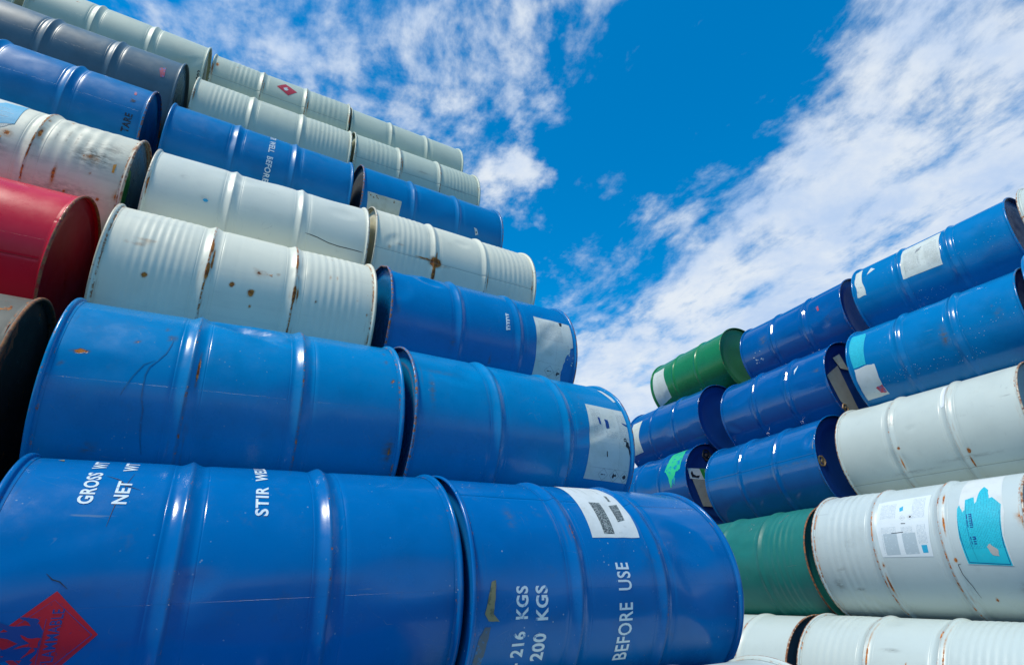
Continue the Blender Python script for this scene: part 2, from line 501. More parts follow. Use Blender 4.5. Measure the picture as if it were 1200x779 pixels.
M_INKW = ink('white_ink', (.62, .70, .72), .4, BLUE, .35)
M_INKW2 = ink('white_ink_fresh', (.66, .74, .76), .4, BLUE, .1)
M_INKB = ink('black_ink', (.015, .015, .02), .45, (.2, .22, .22), .25)
M_INKBB = ink('black_ink_on_blue', (.012, .014, .025), .45, BLUE, .35)
M_RED = ink('hazard_red', (.78, .004, .020), .35, (.20, .02, .10), .15, 160)
M_RED2 = ink('hazard_red_faded', (.50, .02, .03), .45, (.5, .4, .38), .1)
M_DKBLUE = ink('flame_blue', (.006, .05, .22), .35)
M_TAPE = ink('old_tape', (.22, .20, .10), .6, (.08, .09, .05), .4)
M_TAPE2 = ink('tape_glue', (.06, .10, .14), .5, BLUE, .5)
M_TEAL = paper('teal_label', (.02, .50, .60), .25, [(0, 1, -40, 60)], (.01, .22, .32), .4)
M_TEAL2 = paper('bright_teal_label', (.02, .38, .58), .25)
M_GREENP = ink('green_paint_splash', (.03, .50, .20), .35, BLUE, .5, 22)
M_GREENF = ink('green_paint_face', (.02, .26, .05), .4, (.3, .4, .33), .3, 14)
M_ORANGE = ink('orange_chip', (.65, .26, .01), .6)
M_GREY = ink('smudged_grey', (.22, .24, .24), .6, (.5, .52, .5), .3)
M_GREYP = paper('grey_sheet', (.30, .31, .27), .5)
M_REDS = ink('red_smear', (.5, .06, .10), .5, BLUE, .5)
M_BAR = ink('barcode_ink', (.045, .055, .055), .55, (.34, .40, .37), .62, 260)
M_DARK = ink('dark_scrape', (.01, .012, .018), .6, (.06, .02, .01), .4)


# ------------------------------------------------------------------ flat pieces wrapped on a drum
def wrap_mesh(name, bm, sh, off):
    """bm lies in (x = axial m, y = arc m); cut it finely and lay it on the drum"""
    bmesh.ops.triangulate(bm, faces=bm.faces[:])
    for ax, step in ((0, .012), (1, .010)):
        vals = [v.co[ax] for v in bm.verts]
        if not vals:
            continue
        lo, hi = min(vals), max(vals)
        c = math.floor(lo / step) * step + step
        while c < hi:
            co = [0, 0, 0]; no = [0, 0, 0]; co[ax] = c; no[ax] = 1
            g = bm.verts[:] + bm.edges[:] + bm.faces[:]
            bmesh.ops.bisect_plane(bm, geom=g, plane_co=co, plane_no=no, dist=1e-6)
            c += step
    t = np.array([v.co.x for v in bm.verts]); ph = np.array([v.co.y for v in bm.verts]) / RB
    P = sh.pt(t, ph, off)
    for v, p in zip(bm.verts, P):
        v.co = p
    me = bpy.data.meshes.new(name)
    bm.normal_update()
    bm.to_mesh(me); bm.free()
    me.polygons.foreach_set('use_smooth', np.ones(len(me.polygons), bool))
    uv = np.stack([ph % TAU, t, 0 * t], -1)
    at = me.attributes.new('place', 'FLOAT_VECTOR', 'POINT'); at.data.foreach_set('vector', uv.astype(np.float32).ravel())
    me.update()
    return me


def bm_poly(polys):
    bm = bmesh.new()
    for pts in polys:
        vs_ = [bm.verts.new((t, rad(p) * RB, 0)) for t, p in pts]
        bm.faces.new(vs_)
    bmesh.ops.triangulate(bm, faces=bm.faces[:])
    for f in bm.faces:
        f.normal_update()
        if f.normal.z < 0:
            f.normal_flip()
    return bm


def jag(pts, amp=.0015, n=7, seed=0, sides=None):
    """roughen the outline of a polygon given in (axial m, degrees)"""
    r = random.Random(seed); out = []
    k = 180 / math.pi / RB
    for i, (a, b) in enumerate(pts):
        c, d = pts[(i + 1) % len(pts)]
        out.append((a, b))
        if sides is not None and i not in sides:
            continue
        for j in range(1, n):
            q = j / n
            out.append((a + (c - a) * q + r.uniform(-amp, amp), b + (d - b) * q + r.uniform(-amp, amp) * k))
    return out


def strip(pts, w):
    """a thin line along points (axial m, deg)"""
    k = rad(1) * RB
    P = [Vector((t, p * k)) for t, p in pts]
    polys = []
    for i in range(len(P) - 1):
        a, b = P[i], P[i + 1]
        d = (b - a).normalized(); n = Vector((-d.y, d.x)) * w / 2
        wa = .35 if i == 0 else 1; wb = .35 if i == len(P) - 2 else 1
        q = [a - n * wa, b - n * wb, b + n * wb, a + n * wa]
        polys.append([(v.x, v.y / k) for v in q])
    return polys


def text_bm(s, t0, p0, cap, length, up=True, bold=.026, gap=None):
    """text running round the drum. up: reads upward, letter tops to the left (lower t)"""
    cu = bpy.data.curves.new('lettering', 'FONT')
    cu.body = s; cu.size = 1; cu.offset = bold; cu.resolution_u = 3; cu.space_character = 1.08
    o = bpy.data.objects.new('lettering_tmp', cu)
    me = bpy.data.meshes.new_from_object(o)
    bm = bmesh.new(); bm.from_mesh(me)
    bpy.data.objects.remove(o); bpy.data.curves.remove(cu); bpy.data.meshes.remove(me)
    bmesh.ops.remove_doubles(bm, verts=bm.verts[:], dist=1e-4)
    xs = [v.co.x for v in bm.verts]; ys = [v.co.y for v in bm.verts]
    x0, x1, y1 = min(xs), max(xs), max(ys)
    for v in bm.verts:
        x = (v.co.x - x0) / (x1 - x0) * length; y = v.co.y / y1 * cap
        if up:
            v.co = (t0 - y, rad(p0) * RB + x, 0)
        else:
            v.co = (t0 + y, rad(p0) * RB - x, 0)
    return bm


def words(bm, cap):
    """split a line of lettering into one bmesh per word"""
    spans = []
    seen = set()
    for v in bm.verts:
        if v.index in seen:
            continue
    bm.verts.ensure_lookup_table(); bm.verts.index_update()
    for v in bm.verts:
        if v.index in seen:
            continue
        st = [v]; isl = []
        seen.add(v.index)
        while st:
            w = st.pop(); isl.append(w)
            for e in w.link_edges:
                o = e.other_vert(w)
                if o.index not in seen:
                    seen.add(o.index); st.append(o)
        ys = [w.co.y for w in isl]
        spans.append((min(ys), max(ys)))
    spans.sort()
    groups = []
    for a, b in spans:
        if groups and a - groups[-1][1] < .42 * cap:
            groups[-1][1] = max(groups[-1][1], b)
        else:
            groups.append([a, b])
    out = []
    for a, b in groups:
        n = bm.copy()
        bmesh.ops.delete(n, geom=[v for v in n.verts if not (a - 1e-5 <= v.co.y <= b + 1e-5)], context='VERTS')
        if n.faces:
            out.append(n)
        else:
            n.free()
    bm.free()
    return out


# ------------------------------------------------------------------ scene bookkeeping
def link(o, parent=None):
    COL.objects.link(o)
    if parent is not None:
        o.parent = parent
    return o


def part(name, me, mat, parent, label=None):
    o = bpy.data.objects.new(name, me)
    if mat is not None and not me.materials:
        me.materials.append(mat)
    if label:
        o['label'] = label
    return link(o, parent)


def place_drum(o, mid, a, side):
    """mid = centre of the drum relative to the camera, a = axis of the stack's rows"""
    X = Vector(a).normalized()
    if side == 'R':
        X = -X
    Y = Vector((0, 0, 1)).cross(X).normalized()
    Z = X.cross(Y).normalized()
    loc = Vector((mid[0], mid[1], mid[2] + CAM_H)) - Z * 0.295
    o.matrix_world = Matrix(((X.x, Y.x, Z.x, loc.x), (X.y, Y.y, Z.y, loc.y), (X.z, Y.z, Z.z, loc.z), (0, 0, 0, 1)))


GL = 'drums on the face of the left stack'
GR = 'drums on the face of the right stack'
SEED = [0]


def drum(key, label, paint, dents=(), beads=(), wear=(), decals=(), lid=None, bungs=(), group=None, wob=1.0, rimp=None, faces=()):
    side, mid, a = POS[key]
    SEED[0] += 1
    sh = Shape(SEED[0], dents, beads, wob)
    e = bpy.data.objects.new('steel_drum', None)
    e.empty_display_size = .2
    link(e)
    e['label'] = label; e['category'] = 'drum'; e['group'] = group or (GL if side == 'L' else GR)
    place_drum(e, mid, a, side)
    part('shell', shell_mesh(sh, wear), paint, e)
    for c in (H1, H2):
        part('rolling_hoop', hoop_mesh(sh, c, wear), paint, e)
    for k in (0, 1):
        part('rim', rim_mesh(sh, k, wear), rimp or paint, e)
        l = part('end_lid', lid_mesh(sh, k), (lid[k] if isinstance(lid, (list, tuple)) else lid) or paint, e)
        for (en, y, z, r, mt) in bungs:
            if en == k:
                part('bung', bung_mesh(en, y, z, r), mt or paint, l)
    last = e
    for dc in decals:
        kind, name, mat, off = dc[:4]
        sub = name.startswith('>')
        nm = name.lstrip('>')
        lb = None
        if kind == 'poly':
            bm = bm_poly(dc[4])
            lb = dc[5] if len(dc) > 5 else None
        else:
            bm = text_bm(*dc[4])
            lb = dc[5] if len(dc) > 5 else None
        owner = last if sub else e
        if kind == 'text':
            for wb in words(bm, dc[4][3]):
                o = part(nm, wrap_mesh(nm, wb, sh, off), mat, owner, lb)
        else:
            o = part(nm, wrap_mesh(nm, bm, sh, off), mat, owner, lb)
        if kind == 'poly' and len(dc[4]) > 1:
            o['kind'] = 'stuff'
        if not sub:
            last = o
    # things stuck on an end lid: polygon in (y toward the viewer, z up)
    for (en, nm, mat, pts, off) in faces:
        bm = bmesh.new()
        x = (.0155 - off) if en == 0 else L - (.0155 - off)
        vsl = [bm.verts.new((x - L / 2, -y, z + .295)) for y, z in pts]
        f = bm.faces.new(vsl); f.normal_update()
        if (f.normal.x > 0) == (en == 0):
            f.normal_flip()
        bmesh.ops.solidify(bm, geom=bm.faces[:], thickness=-.0006)
        me = bpy.data.meshes.new(nm); bm.to_mesh(me); bm.free()
        part(nm, me, mat, e)
    return e


POS = {
 'L1_0': ('L', (-0.6480, 1.4080, 0.009), (0.8632, 0.5045, 0.0213)),
 'L1_1': ('L', (0.1230, 1.8130, 0.0115), (0.8584, 0.513, 0.0048)),
 'L2_0': ('L', (-1.6698, 1.161, 0.4706), (0.8581, 0.5134, -0.0028)),
 'L2_1': ('L', (-0.8529, 1.646, 0.5028), (0.8632, 0.504, 0.0286)),
 'L2_2': ('L', (-0.0796, 2.0789, 0.5069), (0.8488, 0.5286, -0.0028)),
 'L3_0': ('L', (-1.8498, 1.3883, 0.9863), (0.8799, 0.4745, -0.0256)),
 'L3_1': ('L', (-1.0319, 1.8842, 0.9998), (0.8589, 0.5121, 0.0113)),
 'L3_2': ('L', (-0.2306, 2.3375, 1.0069), (0.8604, 0.5096, -0.0013)),
 'L4_0': ('L', (-1.9564, 1.6705, 1.504), (0.8674, 0.4975, -0.0098)),
 'L4_1': ('L', (-1.1633, 2.1406, 1.4904), (0.8617, 0.5072, 0.0125)),
 'L4_2': ('L', (-0.388, 2.5867, 1.5043), (0.8583, 0.5131, -0.0061)),
 'L5_0': ('L', (-2.1584, 1.8773, 2.0305), (0.8603, 0.5097, -0.0097)),
 'L5_1': ('L', (-1.3517, 2.3731, 2.0043), (0.8566, 0.5159, 0.0019)),
 'L5_2': ('L', (-0.5591, 2.8499, 2.0135), (0.8568, 0.5156, -0.0009)),
 'L6_0': ('L', (-2.2714, 2.1422, 2.5417), (0.8682, 0.4962, -0.0079)),
 'L6_1': ('L', (-1.4818, 2.6462, 2.5131), (0.8591, 0.5118, 0.0019)),
 'L6_2': ('L', (-0.7136, 3.0974, 2.5162), (0.8606, 0.5093, 0.0005)),
 'L7_0': ('L', (-2.3709, 2.411, 3.0365), (0.8528, 0.5221, 0.0071)),
 'L7_1': ('L', (-1.6138, 2.9056, 3.0371), (0.8613, 0.5081, 0.0024)),
 'L7_2': ('L', (-0.8622, 3.3669, 3.0258), (0.8557, 0.5174, 0.0017)),
 'L0_2': ('L', (0.2578, 1.4783, -0.4571), (0.8609, 0.5088, -0.003)),
 'R1_0': ('R', (1.7521, 4.7336, 1.716), (-0.4701, 0.8823, -0.0212)),
 'R1_1': ('R', (2.2655, 3.8406, 1.6613), (-0.4632, 0.8862, -0.0124)),
 'R1_2': ('R', (2.7075, 2.993, 1.683), (-0.4841, 0.875, 0.0077)),
 'R1_3': ('R', (3.1504, 2.1717, 1.6876), (-0.4486, 0.8935, 0.0205)),
 'R2_0': ('R', (1.4662, 4.6868, 1.1966), (-0.4757, 0.8796, -0.0054)),
 'R2_1': ('R', (1.9914, 3.7671, 1.1479), (-0.4553, 0.8903, -0.0047)),
 'R2_2': ('R', (2.4575, 2.8715, 1.1548), (-0.468, 0.8836, 0.0135)),
 'R2_3': ('R', (2.8807, 2.057, 1.1955), (-0.4745, 0.8802, 0.0045)),
 'R3_0': ('R', (1.2642, 4.5966, 0.6915), (-0.48, 0.8769, -0.0247)),
 'R3_1': ('R', (1.7618, 3.6806, 0.6313), (-0.4511, 0.8924, -0.0131)),
 'R3_2': ('R', (2.2525, 2.8660, 0.6416), (-0.4723, 0.8813, 0.0115)),
 'R4_0': ('R', (1.4965, 3.5426, 0.0965), (-0.4703, 0.8823, -0.0179)),
 'R4_1': ('R', (1.9083, 2.7028, 0.1174), (-0.5016, 0.8649, 0.0162)),
 'R5_0': ('R', (1.2341, 3.4431, -0.4216), (-0.4725, 0.8814, 0.0031)),
 'R5_1': ('R', (1.6638, 2.6126, -0.4228), (-0.4844, 0.8747, 0.0172)),
}
AL = Vector((math.sin(rad(59.40)), math.cos(rad(59.40)), 0)); NL = Vector((-AL.y, AL.x, 0))
AR = Vector((math.sin(rad(-28.28)), math.cos(rad(-28.28)), 0)); NR = Vector((AR.y, -AR.x, 0))


def along(side, t, d, z):
    a, n = (AL, NL) if side == 'L' else (AR, NR)
    v = n * d + a * (t + .44)
    return (side, (v.x, v.y, z), tuple(a))


POS['L7_m'] = along('L', -2.165, 3.30, 3.035)

# ------------------------------------------------------------------ ground
me = bpy.data.meshes.new('ground')
S = 2500
me.from_pydata([(-S, -S, 0), (S, -S, 0), (S, S, 0), (-S, S, 0)], [], [(0, 1, 2, 3)])
gm_ = bpy.data.materials.new('yard_surface'); gm_.use_nodes = True
N = NT(gm_.node_tree); N.n.clear()
ob = N.node('ShaderNodeTexCoord').outputs['Object']
c = N.mix(N.ramp(N.noise(ob, .7, 5, .6), .35, .7), (.065, .06, .055, 1), (.04, .038, .034, 1))
c = N.mix(N.ramp(N.noise(ob, 40, 5, .7), .4, .7, 0, .7), c, (.12, .115, .10, 1))
bs = N.node('ShaderNodeBsdfPrincipled'); N.put(bs.inputs['Base Color'], c); bs.inputs['Roughness'].default_value = .9
bp = N.node('ShaderNodeBump'); bp.inputs['Distance'].default_value = .02; N.put(bp.inputs['Height'], N.noise(ob, 30, 5, .7)); N.l.new(bp.outputs[0], bs.inputs['Normal'])
o_ = N.node('ShaderNodeOutputMaterial'); N.l.new(bs.outputs[0], o_.inputs[0])
me.materials.append(gm_)
g = link(bpy.data.objects.new('ground', me)); g['kind'] = 'structure'

# ------------------------------------------------------------------ paints
P = {}
P['blue_a'] = drum_paint('blue_paint_glossy', (.000, .130, .37), 1, .16, .50, .16, .60, weld=200, fade=.10, rim=.15, coat=.35, specks=.5)
P['blue_b'] = drum_paint('blue_paint_glossy_seamed', (.000, .125, .37), 2, .16, .55, .18, .65, weld=49.5, fade=.10, rim=.2, coat=.35, specks=.9)
P['blue_c'] = drum_paint('blue_paint_chipped', BLUE3, 3, .22, .70, .38, .60, weld=210, fade=.14, rim=.45, coat=.25, specks=.5)
P['blue_d'] = drum_paint('blue_paint_bright', BLUE3, 4, .22, .45, .24, .55, weld=190, fade=.12, rim=.75, coat=.25, specks=.5)
P['blue_e'] = drum_paint('blue_paint_worn_edges', BLUE, 5, .20, .15, .05, .3, weld=230, fade=.12, rim=.85, coat=.2, specks=.4)
P['blue_f'] = drum_paint('blue_paint_dusty', BLUE2, 6, .30, .18, .10, .35, weld=160, fade=.18, rim=.3, coat=.15)
P['blue_g'] = drum_paint('blue_paint_clean', BLUE2, 7, .28, .12, .04, .2, weld=170, fade=.12, rim=.8, coat=.2)
P['blue_r'] = drum_paint('blue_paint_mirror', (0.001, 0.090, 0.30), 8, .08, .15, .05, .3, weld=200, fade=.12, rim=.5, coat=.5)
P['blue_s'] = drum_paint('blue_paint_mirror_seamed', (0.001, 0.110, 0.33), 9, .09, .12, .05, .4, weld=8, fade=.12, rim=.4, coat=.5)
P['blue_t'] = drum_paint('blue_paint_sky', (0.001, 0.165, 0.40), 10, .15, .1, .08, .3, weld=200, fade=.16, rim=.5, coat=.35, specks=.9)
P['white_a'] = drum_paint('white_paint_rippled', WHITE, 11, .36, 1.0, .35, .25, weld=220, fade=.08, rim=.5, ripple=.35, rimcol=(.45, .38, .25), streak=.15)
P['white_b'] = drum_paint('white_paint_plain', (.72, .72, .59), 12, .35, .25, .10, .40, weld=220, fade=.08, rim=.6, rimcol=(.42, .36, .26))
P['white_c'] = drum_paint('white_paint_dirty', (.73, .71, .55), 13, .40, .35, .15, .45, weld=348.5, fade=.10, rim=.5, ripple=.25, rimcol=(.42, .36, .26))
P['white_d'] = drum_paint('white_paint_rusty', (.70, .67, .51), 14, .45, .95, .60, .85, weld=220, fade=.14, rim=.75, rimcol=(.40, .30, .2), streak=.3)
P['pale_a'] = drum_paint('pale_green_white_paint', PALE, 15, .42, .35, .12, .30, weld=220, fade=.10, rim=.5)
P['pale_b'] = drum_paint('pale_green_white_paint_worn', PALE, 16, .42, .80, .12, .35, weld=350, fade=.10, rim=.6, ripple=.15)
P['pale_c'] = drum_paint('pale_green_white_paint_ripples', (.57, .60, .46), 17, .42, .45, .15, .35, weld=220, fade=.10, rim=.6, ripple=.2)
P['white_r'] = drum_paint('white_paint_smooth', (.52, .57, .51), 18, .30, .62, .10, .50, weld=325, fade=.06, rim=.75, rimcol=(.45, .33, .2))
P['white_s'] = drum_paint('white_paint_scuffed', (.49, .56, .54), 19, .32, .85, .22, .60, weld=220, fade=.06, rim=.8, rimcol=(.45, .33, .2))
P['white_t'] = drum_paint('white_paint_seamy', (.50, .57, .53), 20, .30, .75, .10, .35, weld=220, fade=.06, rim=.9, rimcol=(.42, .28, .16))
P['grey'] = drum_paint('slate_grey_paint', (.10, .155, .18), 21, .34, .20, .04, .45, weld=220, fade=.2, rim=.4)
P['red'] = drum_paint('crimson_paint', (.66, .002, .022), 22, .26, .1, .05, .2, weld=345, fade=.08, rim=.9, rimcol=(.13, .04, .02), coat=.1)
P['redlid_shaded'] = drum_paint('crimson_lid_shaded', (.25, .002, .012), 23, .3, .1, .05, .3, fade=.2)  # darker than the shell: the shade on this end is put into its colour
P['rusty'] = drum_paint('weathered_grey_green_paint', (.12, .12, .095), 24, .5, .8, .9, .9, weld=220, fade=.3, rim=1.0, rimcol=(.22, .08, .03))
P['green'] = drum_paint('green_paint', (.014, .19, .06), 25, .20, .1, .05, .3, weld=220, fade=.12, rim=.5, coat=.4)
P['greenface'] = drum_paint('green_lid_paint', (.035, .20, .07), 26, .3, .1, .05, .3, fade=.12)
P['seagreen'] = drum_paint('sea_green_paint', (.016, .17, .145), 27, .34, .2, .12, .40, weld=220, fade=.16, rim=.9, rimcol=(.12, .05, .03))
P['steel'] = ink('bare_steel', (.25, .25, .26), .4, (.2, .1, .04), .4)
P['brass'] = ink('rusty_plug', (.28, .17, .07), .5, (.06, .04, .03), .4)
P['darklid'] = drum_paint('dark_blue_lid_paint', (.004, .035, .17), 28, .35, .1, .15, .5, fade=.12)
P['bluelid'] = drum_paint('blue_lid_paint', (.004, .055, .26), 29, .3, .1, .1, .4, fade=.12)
P['greylid'] = drum_paint('grey_lid_paint', (.10, .11, .12), 30, .45, .1, .3, .5, fade=.12)
P['chrome'] = drum_paint('pale_blue_lid_paint', (.10, .22, .32), 31, .2, .1, .05, .3, fade=.12)

M_LAB1 = paper('label_sheet', (.60, .64, .62), .35)
M_LAB2 = paper('label_sheet_printed', (.60, .64, .58), .45, [(.69, .735, -18, 22), (.745, .80, -20, 5), (.81, .85, -20, 20)], scale=1.3)
M_LAB3 = paper('label_sheet_torn', (.60, .64, .58), .5, [(.68, .80, -28, 20)], scale=1.2)
M_LAB4 = paper('label_sheet_white', (.66, .72, .72), .15, [(.335, .40, -1, 22), (.42, .47, -1, 21), (.485, .52, 6, 22), (.33, .40, 30, 46), (.47, .52, 28, 50)], (.30, .38, .42), .45, 1.0)
M_LAB5 = paper('label_sheet_bleached', (.58, .62, .56), .5, [(.33, .42, 5, 36), (.45, .52, 0, 36)])
M_LAB6 = paper('label_sheet_yellowed', (.50, .52, .42), .8)


def ghs(t, p, r, mark):
    """small hazard diamond: outline and a mark"""
    k = 180 / math.pi / RB
    out = []
    pts = [(t - r, p), (t, p + r * k), (t + r, p), (t, p - r * k)]
    out += [q for a, b in zip(pts, pts[1:] + pts[:1]) for q in strip([a, b], r * .09)]
    s = r * .45
    if mark == '!':
        out.append([(t - s, p - s * .22 * k), (t + s * .3, p - s * .12 * k), (t + s * .3, p + s * .12 * k), (t - s, p + s * .22 * k)])
        out.append([(t + s * .6, p - s * .18 * k), (t + s, p - s * .18 * k), (t + s, p + s * .18 * k), (t + s * .6, p + s * .18 * k)])
    elif mark == 'x':
        out.append([(t - s, p - s * k * .5), (t - s * .3, p - s * k * 1.1), (t + s * .2, p - s * .2 * k), (t + s, p - s * k * .4), (t + s * .7, p + s * k * .7), (t, p + s * .3 * k), (t - s * .5, p + s * k), (t - s * .8, p + s * k * .2)])
    else:
        out.append([(t - s, p), (t - s * .2, p - s * k * .9), (t + s * .8, p - s * k * .6), (t + s * .3, p - s * k * .1), (t + s * .9, p + s * k * .5), (t, p + s * k)])
    return out


def rnd_specks(t0, t1, p0, p1, n, seed, r0=.0008, r1=.003):
    r = random.Random(seed); out = []
    k = 180 / math.pi / RB
    for _ in range(n):
        t = r.uniform(t0, t1); p = r.uniform(p0, p1); s = r.uniform(r0, r1)
        m = r.randint(4, 6); a0 = r.uniform(0, 6)
        out.append([(t + s * r.uniform(.6, 1.2) * math.cos(a0 + TAU * i / m), p + k * s * r.uniform(.6, 1.6) * math.sin(a0 + TAU * i / m)) for i in range(m)])
    return out


def tongue(bt, bp, tt, tp, w, bend):
    """a curved flame tongue from a base point to its tip"""
    k = 180 / math.pi / RB
    a = Vector((bt, bp / k)); b = Vector((tt, tp / k)); d = b - a; n = Vector((-d.y, d.x)).normalized()
    L1 = []; L2 = []
    for q in (0, .2, .4, .6, .8, 1):
        c = a + d * q + n * bend * math.sin(q * math.pi)
        ww = w * (1 - q) ** .8 * (1 + .25 * math.sin(q * 9))
        L1.append((c + n * ww / 2)); L2.append((c - n * ww / 2))
    pts = L1[:-1] + [b] + L2[:-1][::-1]
    return [(v.x, v.y * k) for v in pts]


FLAMES = [tongue(.112, -7.5, .060, -3.6, .016, .004), tongue(.118, -5.5, .092, -3.2, .012, -.002), tongue(.112, -9.5, .046, -8.0, .018, -.004), tongue(.112, -12, .050, -12.8, .018, .004),
          tongue(.114, -14, .064, -17.2, .016, -.004), tongue(.118, -15.5, .088, -20.6, .012, .003), tongue(.120, -16, .108, -20.4, .010, -.002),
          [(.104, -7), (.120, -5.2), (.128, -7.5), (.127, -14), (.118, -16.6), (.106, -14.5), (.101, -11)]]

# ------------------------------------------------------------------ left stack, front face, bottom to top
drum('L1_0', 'large blue drum across the lower left with a red FLAMMABLE diamond', P['blue_a'],
     dents=[(.52, -6, .16, .05, .0035, 0), (.22, -2, .14, .045, .003, 5), (.75, 4, .12, .04, .003, 0)],
     wear=[(1, .175, 41, .035, .004, .9)],
     decals=[
         ('poly', 'hazard_diamond', M_RED, .0010, [[(.133, 4.2), (.203, -9.7), (.133, -24.5), (.060, -9.7)]]),
         ('poly', '>flame_mark', M_DKBLUE, .0014, FLAMES),
         ('poly', '>inner_flame', M_RED, .0018, [tongue(.126, -10.5, .100, -8.2, .010, .003), tongue(.126, -11.5, .096, -12.2, .008, -.002), tongue(.122, -12.6, .108, -15.2, .006, .0)]),
         ('poly', '>border_print', M_DKBLUE, .0014, strip([(.1285, -4), (.1285, -20)], .0022) + strip([(.133, 1.6), (.068, -9.7), (.133, -21.6), (.195, -9.7), (.133, 1.6)], .0012)),
         ('text', '>lettering', M_DKBLUE, .0014, ('FLAMMABLE', .150, -18.5, .016, .086, True, .01)),
         ('text', 'lettering', M_INKW2, .0010, ('GROSS  WT', .142, 35.5, .023, .172)),
         ('text', 'lettering', M_INKW2, .0010, ('NET    WT', .196, 35.8, .023, .172)),
         ('text', 'lettering', M_INKW2, .0010, ('STIR  WELL  BEFORE  USE', .448, 31.5, .025, .52)),
         ('poly', 'paper_scrap', M_TAPE, .0012, [[(.055, 69.5), (.066, 68.2), (.064, 71.5)]]),
         ('poly', 'scratch_mark', M_DARK, .0008, strip([(.112, 9.7), (.122, 7.8), (.133, 7.0), (.146, 4.7)], .0016) + strip([(.150, 53), (.172, 50.5), (.19, 46), (.212, 44)], .0018) + strip([(.195, 56), (.187, 46), (.18, 36), (.176, 26)], .0012)),
     ])
USE_T = ('text', 'lettering', M_INKW2, .0010, ('STIR  WELL  BEFORE  USE', .458, -83.0, .043, .470, True, .016))
drum('L1_1', 'blue drum at the bottom centre marked 216 KGS under a barcode label', P['blue_b'],
     dents=[(.71, 8, .07, .11, .010, 25), (.67, 26, .10, .05, .006, -30), (.16, 40, .10, .05, .002, 0)],
     wear=[(0, .625, 22, .006, .010, .8), (0, .80, 20, .006, .014, .5), (1, .13, 35, .01, .03, .6), (1, .07, 60, .02, .01, .7), (0, .012, 3, .004, .014, .9)],
     decals=[
         ('poly', 'label', M_LAB1, .0008, [jag([(.365, 24.1), (.532, 25.0), (.548, 50), (.558, 96), (.398, 96), (.378, 52)], .0008, 6, 3)]),
         ('poly', '>barcode_print', M_BAR, .0012, [[(.410, 26.6), (.447, 26.7), (.460, 50), (.422, 50.2)], [(.479, 34.6), (.508, 36.1), (.527, 50.3), (.490, 48.3)], [(.505, 53), (.515, 53), (.518, 59), (.508, 59)]]),
         ('poly', '>worn_print', M_GREY, .0016, [[(.421 + .0006 * i + .004 * (i % 2), 27.3 + 2.1 * i), (.428 + .0006 * i + .004 * (i % 2), 27.5 + 2.1 * i), (.428 + .0006 * i, 28.6 + 2.1 * i), (.422 + .0006 * i, 28.5 + 2.1 * i)] for i in range(10)]
          + [[(.492 + .0006 * i, 37 + 2 * i), (.503 + .0006 * i, 37.2 + 2 * i), (.503 + .0006 * i, 38 + 2 * i), (.492 + .0006 * i, 37.9 + 2 * i)] for i in range(6)]),
         ('poly', '>faint_print', ink('faint_grey_print', (.36, .42, .38), .6, (.6, .64, .6), .4, 90), .0011, strip([(.42, 62), (.425, 90)], .004) + strip([(.45, 60), (.455, 88)], .006) + strip([(.50, 62), (.503, 80)], .005)),
         ('text', 'lettering', M_INKW, .0010, ('GROSS WT - 216  KGS', .145, -76, .032, .386, True, .03)),
         ('text', 'lettering', M_INKW, .0010, ('NET WT  -  200  KGS', .200, -76, .033, .386, True, .03)),
         USE_T,
         ('poly', 'old_tape', M_TAPE, .0014, [jag([(.061, 4.0), (.050, 3.2), (.040, -5), (.034, -9.5), (.045, -12.6), (.073, -13.0), (.056, -9.7), (.060, -3.3)], .0006, 3, 5)]),
         ('poly', 'tape_glue', M_TAPE2, .0008, [jag([(.037, -15.1), (.025, -20), (.018, -36), (.036, -36), (.046, -24), (.052, -15)], .001, 4, 6)]),
     ])
drum('L2_0', 'weathered grey drum with rusty rim peeking in below the red drum', P['rusty'],
     lid=[None, drum_paint('rusted_lid', (.06, .035, .025), 33, .7, .3, .8, .9, fade=.3)], wear=[(0, .84, 60, .05, .05, .5)],
     faces=[(1, 'rust_flake', ink('orange_rust', (.45, .07, .015), .8, (.05, .015, .01), .6, 25), [(.27, .09), (.262, .125), (.235, .15), (.20, .16), (.175, .14), (.19, .12), (.17, .105), (.195, .07), (.19, .03), (.21, -.02), (.235, .0), (.25, .03)], .002)])
drum('L2_1', 'blue drum with rust chips and a creased dent, under the rippled white drum', P['blue_c'],
     dents=[(.43, 47, .060, .016, .014, -22), (.42, 54, .085, .034, .024, -18), (.37, 60, .05, .03, .008, 0), (.49, 42, .05, .02, .008, -30), (.10, 5, .1, .03, .002, 0)],
     wear=[(0, .244, 29, .009, .013, 1.1), (0, .225, 36, .006, .006, .9), (0, .23, 33, .004, .004, .8), (0, .063, 12.2, .016, .004, 1.2), (0, .03, 5.5, .006, .005, .8), (0, .17, 22, .006, .005, .8),
           (0, .841, 18, .005, .008, 1.1), (0, .822, 44, .006, .008, .8), (0, .83, 34, .007, .012, .9), (1, .835, -26, .012, .035, 1.0), (0, .835, -26, .008, .025, .9), (1, .12, -34, .012, .012, .8), (0, .315, 10, .004, .05, .9),
           (1, .16, 34, .02, .006, .4)],
     decals=[
         ('poly', 'dried_run', ink('green_run', (.004, .12, .27), .3, (0, .2, .45), .5), .0007, strip([(.245, 27), (.243, 23), (.236, 17), (.222, 12), (.208, 8), (.203, 3.5), (.204, -3), (.206, -8), (.214, -14), (.215, -20), (.220, -28), (.228, -36)], .0032) + strip([(.215, 12), (.195, 9), (.178, 2), (.168, -4), (.162, -8)], .0026)),
     ])
